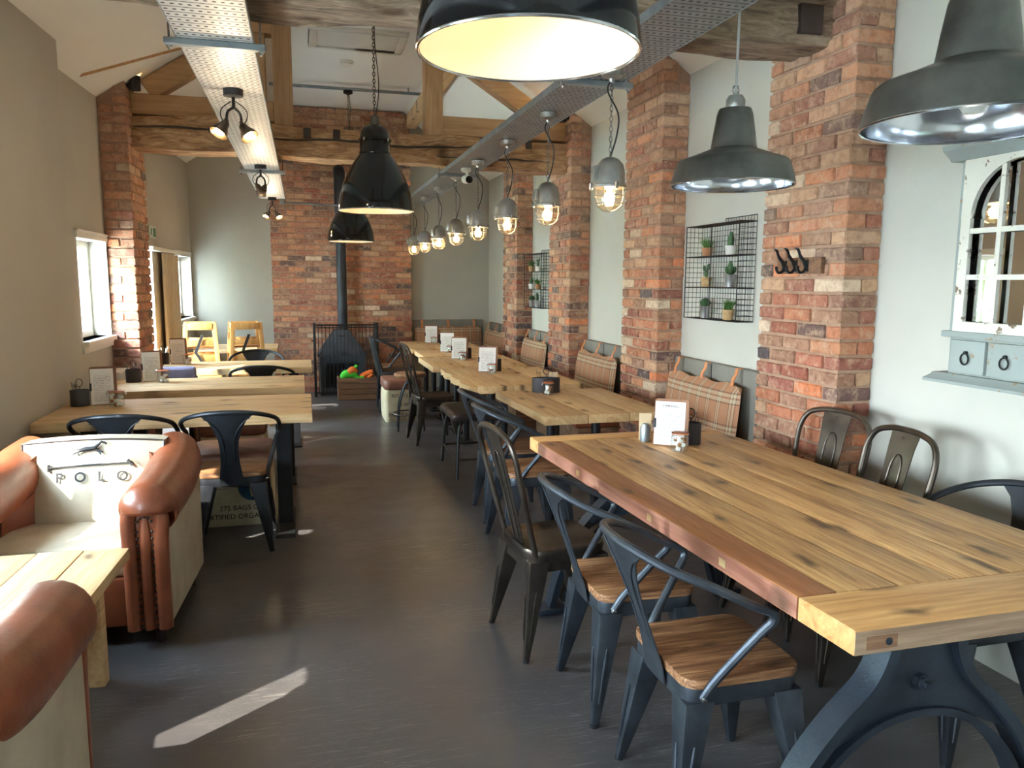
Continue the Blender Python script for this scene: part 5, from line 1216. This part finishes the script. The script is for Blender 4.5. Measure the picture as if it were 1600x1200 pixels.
def wire_shelf(label, y0, dz, plants):
    t = thing('wire_shelf', label, 'shelf', (0, y0, dz), 0, 'wire wall shelves')
    xb, xf, L, z0, z1 = 2.648, 2.53, 0.655, 1.31, 1.915; r = 0.0017
    back = MB(); n = 20; k = 18
    for i in range(n+1): y = L*i/n; back.tube([(xb, y, z0), (xb, y, z1 if y > L*0.55 else z1+0.04)], r, 4)
    for i in range(k+1): z = z0+(z1-z0)*i/k; back.tube([(xb, 0, z), (xb, L, z)], r, 4)
    back.tube([(xb, 0, z1+0.04), (xb, L*0.55, z1+0.04)], 0.003, 4)
    o = back.build('back_mesh', M['black'], t); o['kind'] = 'stuff'
    for y in (0, L):
        s = MB()
        for i in range(k+1): z = z0+(z1-z0)*i/k; s.tube([(xb, y, z), (xf, y, z)], r, 4)
        for i in range(1, 4): x = xb+(xf-xb)*i/4; s.tube([(x, y, z0), (x, y, z1)], r, 4)
        o = s.build('side_mesh', M['black'], t); o['kind'] = 'stuff'
        MB().tube([(xf, y, z0), (xf, y, z1)], 0.0035, 6).build('front_upright', M['black'], t)
    for i, z in enumerate((1.31, 1.515, 1.715, 1.915)):
        f = MB()
        for a, b in (((xb, 0, z), (xf, 0, z)), ((xf, 0, z), (xf, L, z)), ((xf, L, z), (xb, L, z)), ((xb, L, z), (xb, 0, z))): f.tube([a, b], 0.0032, 6)
        for j in range(1, 5): x = xb+(xf-xb)*j/5; f.tube([(x, 0, z), (x, L, z)], r, 4)
        f.build('shelf_tier', M['black'], t)
    MB().tube([(xf, L/2, z0), (xf, L/2, z1)], 0.003, 6).build('centre_upright', M['black'], t)
    for lb, y, tier, kd in plants: plant_pot(lb, (2.590, y, (1.3125, 1.5175, 1.7175)[tier]+dz+0.001), kd)
wire_shelf('black wire shelf with six small plants on the nearer bay of the right wall', 4.15, 0.0, [
    ('bushy grass in a terracotta pot, top tier of the nearer wire shelf', 4.63, 2, ('terracotta', 'grass')), ('small upright cactus in a white pot, top tier of the nearer wire shelf', 4.34, 2, ('white', 'stem')),
    ('padded cactus in a jute pot, middle tier of the nearer wire shelf', 4.63, 1, ('jute', 'pads')), ('branched cactus in a tin pot, middle tier of the nearer wire shelf', 4.33, 1, ('tin', 'stem')),
    ('round cactus in a tin pot, bottom tier of the nearer wire shelf', 4.63, 0, ('tin', 'ball')), ('bushy grass in a jute pot, bottom tier of the nearer wire shelf', 4.34, 0, ('jute', 'grass'))])
wire_shelf('black wire shelf with small plants far along the right wall', 8.12, -0.06, [
    ('grass in a jute pot, top tier of the far wire shelf', 8.68, 2, ('jute', 'grass')), ('cactus in a white pot, top tier of the far wire shelf', 8.42, 2, ('white', 'pads')),
    ('cactus in a white pot, middle tier of the far wire shelf', 8.68, 1, ('white', 'stem')), ('grass in a terracotta pot, middle tier of the far wire shelf', 8.42, 1, ('terracotta', 'grass')),
    ('round cactus in a tin pot, bottom tier of the far wire shelf', 8.66, 0, ('tin', 'ball')), ('tall cactus in a tin pot, bottom tier of the far wire shelf', 8.45, 0, ('tin', 'stem'))])
hk = thing('coat_hooks', 'wooden coat rack with three black iron hooks on the nearest brick pier', 'coat rack', (XP-0.002, 3.43, 1.635))
MB().box(-0.022, 0, -0.18, 0.18, -0.04, 0.04).build('backboard', M['crate'], hk, bevel=0.003)
for y in (0.11, 0.02, -0.07):
    g = MB().box(-0.028, -0.021, y-0.014, y+0.014, -0.03, 0.028).build('hook_plate', M['black'], hk, bevel=0.003)
    MB().tube(spline([(-0.026, y, -0.012), (-0.04, y, 0.02), (-0.062, y, 0.045), (-0.075, y, 0.075), (-0.085, y, 0.082)], 4), [0.011]+[0.009]*8+[0.007]*8, 8).build('upper_hook', M['black'], g)
    MB().tube(spline([(-0.026, y, -0.005), (-0.04, y, -0.03), (-0.062, y, -0.034), (-0.075, y, -0.015), (-0.073, y, -0.003)], 4), 0.007, 8).build('lower_hook', M['black'], g)
    MB().lathe([(0.0, -0.004), (0.012, 0.0), (0.0, 0.006)], 10, (-0.086, y, 0.084)).build('hook_tip', M['black'], g)
# mirrored wall cabinet
cb = thing('mirror_cabinet', 'distressed grey wall cabinet with arched white paned mirror and drawers', 'cabinet', (0, 0, 0))
ya_, yb_ = 2.02, 2.57; xb, xf = XR, 2.555
for y0, y1 in ((ya_, ya_+0.03), (yb_-0.03, yb_)): MB().box(xf, xb, y0, y1, 1.36, 2.03).build('side_board', M['chip_grey'], cb, bevel=0.003)
MB().prism([(xb, 2.035), (xf-0.005, 2.035), (xf-0.012, 2.045), (xf-0.03, 2.06), (xf-0.05, 2.075), (xf-0.055, 2.095), (xb, 2.095)], ya_-0.055, yb_+0.055, 'y').build('cornice', M['chip_grey'], cb, bevel=0.002)
# white frame: jambs, bottom rail, arched head
fy0, fy1, zc_, R_ = 2.048, 2.545, 1.805, 0.205; x0, x1 = xf-0.012, xf+0.008; ymid = (fy0+fy1)/2
MB().box(x0, x1, fy0, fy0+0.044, 1.36, zc_).build('jamb', M['chip_white'], cb, bevel=0.002); MB().box(x0, x1, fy1-0.044, fy1, 1.36, zc_).build('jamb', M['chip_white'], cb, bevel=0.002)
MB().box(x0, x1, fy0+0.044, fy1-0.044, 1.36, 1.40).build('bottom_rail', M['chip_white'], cb, bevel=0.002)
mb = MB(); n = 20
for i in range(n):
    a, b = PI*i/n, PI*(i+1)/n
    p = lambda q: (ymid+R_*math.cos(q), zc_+R_*math.sin(q))
    (y_a, z_a), (y_b, z_b) = p(a), p(b)
    mb.add([(x0, y_a, z_a), (x0, y_b, z_b), (x0, y_b, 2.032), (x0, y_a, 2.032), (x1, y_a, z_a), (x1, y_b, z_b), (x1, y_b, 2.032), (x1, y_a, 2.032)], [(0, 1, 2, 3), (7, 6, 5, 4), (0, 4, 5, 1), (3, 2, 6, 7)])
for y0, y1 in ((fy0, ymid-R_), (ymid+R_, fy1)): mb.box(x0, x1, y0, y1, zc_, 2.032)
mb.build('arched_head', M['chip_white'], cb, angle=30)
for y in (ymid-0.072, ymid+0.072): MB().box(x0+0.003, x1, y-0.010, y+0.010, 1.40, zc_+math.sqrt(R_*R_-0.072**2)).build('glazing_bar', M['chip_white'], cb, smooth=False)
for z in (1.575, 1.755): MB().box(x0+0.004, x1-0.001, fy0+0.044, fy1-0.044, z-0.010, z+0.010).build('glazing_bar', M['chip_white'], cb, smooth=False)
MB().box(xf+0.024, xf+0.028, ya_+0.03, yb_-0.03, 1.36, 2.03).build('mirror_glass', M['mirror'], cb, smooth=False)
MB().box(xf-0.022, xb, ya_-0.02, yb_+0.02, 1.335, 1.36).build('ledge', M['chip_grey'], cb, bevel=0.004)
MB().box(xf+0.01, xb, ya_, yb_, 1.185, 1.335).build('drawer_case', M['grey_distress'], cb, smooth=False)
for i in range(3):
    y1 = yb_-0.018-i*0.18; y0 = y1-0.165
    dw = MB().box(xf-0.006, xf+0.012, y0, y1, 1.195, 1.325).build('drawer', M['chip_grey'], cb, bevel=0.003)
    yc = (y0+y1)/2
    MB().tube([(xf-0.016, yc+0.019*math.cos(2*PI*k/16), 1.252+0.022*math.sin(2*PI*k/16)) for k in range(16)], 0.0036, 6, closed=True).build('ring_pull', M['black'], dw)
    MB().lathe([(0.0, -0.018), (0.007, -0.014), (0.007, 0)], 8, (xf-0.004, yc, 1.277), 'x').build('pull_stud', M['black'], dw)
MB().prism([(xb, 1.15), (xf-0.06, 1.15), (xf-0.062, 1.162), (xf-0.02, 1.178), (xf-0.012, 1.186), (xb, 1.186)], ya_-0.06, yb_+0.06, 'y').build('base_moulding', M['chip_grey'], cb, bevel=0.002)

# ================================================================ TABLE SETTINGS
def clipboard(label, x, y, z, rz, title=None, w=0.165, h=0.225, lean=0.16):
    t = thing('menu_clipboard', label, 'menu', (x, y, z), rz, 'menu clipboards')
    Mx = Matrix.Rotation(-lean, 4, 'X')
    b = MB().prism([(a, c+h/2) for a, c in rounded_sq(w/2, h/2, 0.014, 3)], -0.003, 0.003, 'y').build('board', M['board'], t, bevel=0.001, seg=1); b.rotation_euler = (-lean, 0, 0); b.location = (0, 0, 0.001)
    p = MB().box(-w/2+0.004, w/2-0.018, -0.0045, -0.0032, 0.006, h-0.012).build('paper', M['paper'], t, smooth=False); p.rotation_euler = (-lean, 0, 0)
    c = MB().box(-w/2-0.002, -w/2+0.010, -0.010, -0.003, h*0.38, h*0.58).build('clip', M['black'], t, bevel=0.002); c.rotation_euler = (-lean, 0, 0)
    if title: text(title, 0.016, M['ink'], p, (-0.007, -0.0052, h*0.85), (PI/2, 0, 0), spacing=1.15)
    return t
def cutlery_pot(label, x, y, z, rz, w=0.05, d=0.036, h=0.105, extras=('knife', 'fork', 'spoon')):
    t = thing('cutlery_pot', label, 'cutlery pot', (x, y, z), rz, 'cutlery pots')
    o = [(w*math.cos(2*PI*k/24), d*math.sin(2*PI*k/24)) for k in range(24)]; n = 24
    vs = [(a, b, 0) for a, b in o]+[(a, b, h) for a, b in o]+[(a*0.93, b*0.93, h) for a, b in o]+[(a*0.93, b*0.93, 0.006) for a, b in o]
    fs = [tuple(reversed(range(n))), tuple(3*n+k for k in range(n))]
    for i in range(3):
        for k in range(n): k2 = (k+1) % n; fs.append((i*n+k, i*n+k2, (i+1)*n+k2, (i+1)*n+k))
    MB().add(vs, fs).build('pot', M['pot'], t, angle=40)
    rr = random.Random(sum(map(ord, label)))
    for e in extras:
        for q in range(2):
            a = rr.uniform(0, 6.28); bx, by = w*0.5*math.cos(a), d*0.5*math.sin(a); tip = Vector((bx*1.6, by*1.8, h+rr.uniform(0.035, 0.06))); base = Vector((bx, by, 0.012)); dr = (tip-base).normalized()
            if e == 'spoon': o_ = MB().tube([base, tip-dr*0.04, tip-dr*0.028, tip-dr*0.012, tip], [0.003, 0.004, 0.013, 0.015, 0.004], 8, flat=0.35)
            else: o_ = MB().tube([base, tip-dr*0.05, tip-dr*0.03, tip], [0.003, 0.004, 0.009, 0.006 if e == 'fork' else 0.003], 6, flat=0.3)
            o_.build(e, M['chrome'], t)
    MB().tube([(0, 0.0, h-0.02), (0, 0, h+0.02)]+[(0.018*math.sin(2*PI*k/12), 0, h+0.044-0.024*math.cos(2*PI*k/12)) for k in range(13)], 0.0028, 6).build('ring_handle', M['black'], t)
    return t
def sugar_jar(label, x, y, z, rz=0, s=1.0):
    t = thing('sugar_jar', label, 'jar', (x, y, z), rz, 'clip top sugar jars'); r = 0.036*s; h = 0.075*s
    MB().lathe([(0.0, 0.001), (r*0.94, 0.001), (r, 0.008), (r, h*0.8), (r*0.92, h*0.92), (r*0.92, h), (r*0.88, h), (r*0.88, h*0.9), (r*0.95, h*0.78), (r*0.95, 0.008), (0, 0.005)], 20).build('glass_jar', M['glass'], t, angle=50)
    MB().lathe([(r*0.98, h), (r*1.0, h+0.004)], 20).build('rubber_seal', M['orange_seal'], t)
    MB().lathe([(r*1.0, h+0.004), (r*1.0, h+0.010), (r*0.6, h+0.016), (0, h+0.017)], 20).build('glass_lid', M['glass'], t)
    MB().tube([(r*1.03*math.cos(2*PI*k/20), r*1.03*math.sin(2*PI*k/20), h*0.95) for k in range(20)], 0.0016, 5, closed=True).build('wire_band', M['chrome'], t)
    for q in (-1, 1): MB().tube([(q*r*1.03, 0, h*0.95), (q*r*1.3, 0.004, h*0.8), (q*r*1.15, 0.004, h+0.006), (q*r*0.9, 0, h+0.009)], 0.0018, 5).build('wire_clip', M['chrome'], t)
    rr = random.Random(int(x*1000)); 
    for i in range(15):
        a, d_ = rr.uniform(0, 6.28), rr.uniform(0, r*0.68); u = rr.uniform(0.006, 0.0085)*s
        o = MB().box(-u, u, -u, u, -u, u).build('sugar_lump', M['brown_sugar' if rr.random() < 0.4 else 'sugar'], t, bevel=0.001, seg=1)
        o.location = (d_*math.cos(a), d_*math.sin(a), 0.014*s+(i//5)*0.0165*s); o.rotation_euler = (rr.uniform(0, 3), rr.uniform(0, 3), rr.uniform(0, 3))
    return t
# long table
clipboard('upright menu clipboard headed ESPRESSO on the long table', 1.675, 3.275, 0.771, -0.62, 'ESPRESSO')
cutlery_pot('dark cutlery pot behind the menu on the long table', 1.80, 3.31, 0.771, -0.6, extras=('spoon', 'fork', 'knife'))
sugar_jar('clip top jar of sugar lumps on the long table', 1.668, 3.165, 0.7715, 0.2, 1.12)
sc_ = thing('sauce_caddy', 'grey glass shaker with a brown card behind the menu on the long table', 'condiment', (1.607, 3.41, 0.771), -0.4)
MB().lathe([(0.022, 0), (0.023, 0.004), (0.023, 0.07), (0.018, 0.08), (0.018, 0.088), (0, 0.09)], 16).build('shaker', M['galv'], sc_, angle=40)
o = MB().box(-0.03, 0.03, 0.028, 0.03, 0, 0.135).build('card', M['card'], sc_, smooth=False)
# second right table
cutlery_pot('dark oval cutlery pot with a ring handle on the second right table', 1.655, 5.165, 0.766, -0.2, 0.10, 0.05, 0.105, ('knife', 'fork'))
sugar_jar('clip top jar of white sugar on the second right table', 1.632, 5.045, 0.7665, 0.4, 1.1)
o = tag(MB().box(1.70, 1.765, 5.23, 5.233, 0.766, 0.90).build('paper_napkin', M['card'], smooth=False), 'brown card standing behind the pot on the second right table', 'card')
for i, (nm, x, y, z, rz) in enumerate((('third', 1.53, 6.43, 0.766, -0.42), ('fourth', 1.515, 7.60, 0.763, -0.3), ('fifth', 1.545, 8.42, 0.759, -0.25), ('farthest', 1.56, 9.62, 0.766, -0.25))):
    clipboard('white menu clipboard on the %s right table' % nm, x, y, z, rz, w=0.17)
    sugar_jar('small clip top jar on the %s right table' % nm, x+0.01, y-0.10, z+0.0005, 0.1)
    cutlery_pot('dark cutlery pot on the %s right table' % nm, x+0.09, y+0.075, z, rz, extras=('knife', 'fork'))
# left tables
for nm, x, y, z in (('nearest', -1.18, 5.22, 0.766), ('second', -1.10, 6.38, 0.763), ('third', -1.10, 7.70, 0.763)):
    clipboard('shaded menu clipboard on the %s left table' % nm, x-0.03, y+0.01, z, 0.22, w=0.15, h=0.24)
    cutlery_pot('dark cutlery pot on the %s left table' % nm, x-0.168, y+0.02, z, 0.2, 0.055, 0.045, 0.10)
    sugar_jar('clip top jar of brown sugar on the %s left table' % nm, x+0.055, y-0.06, z+0.0005, 0.2, 1.2)
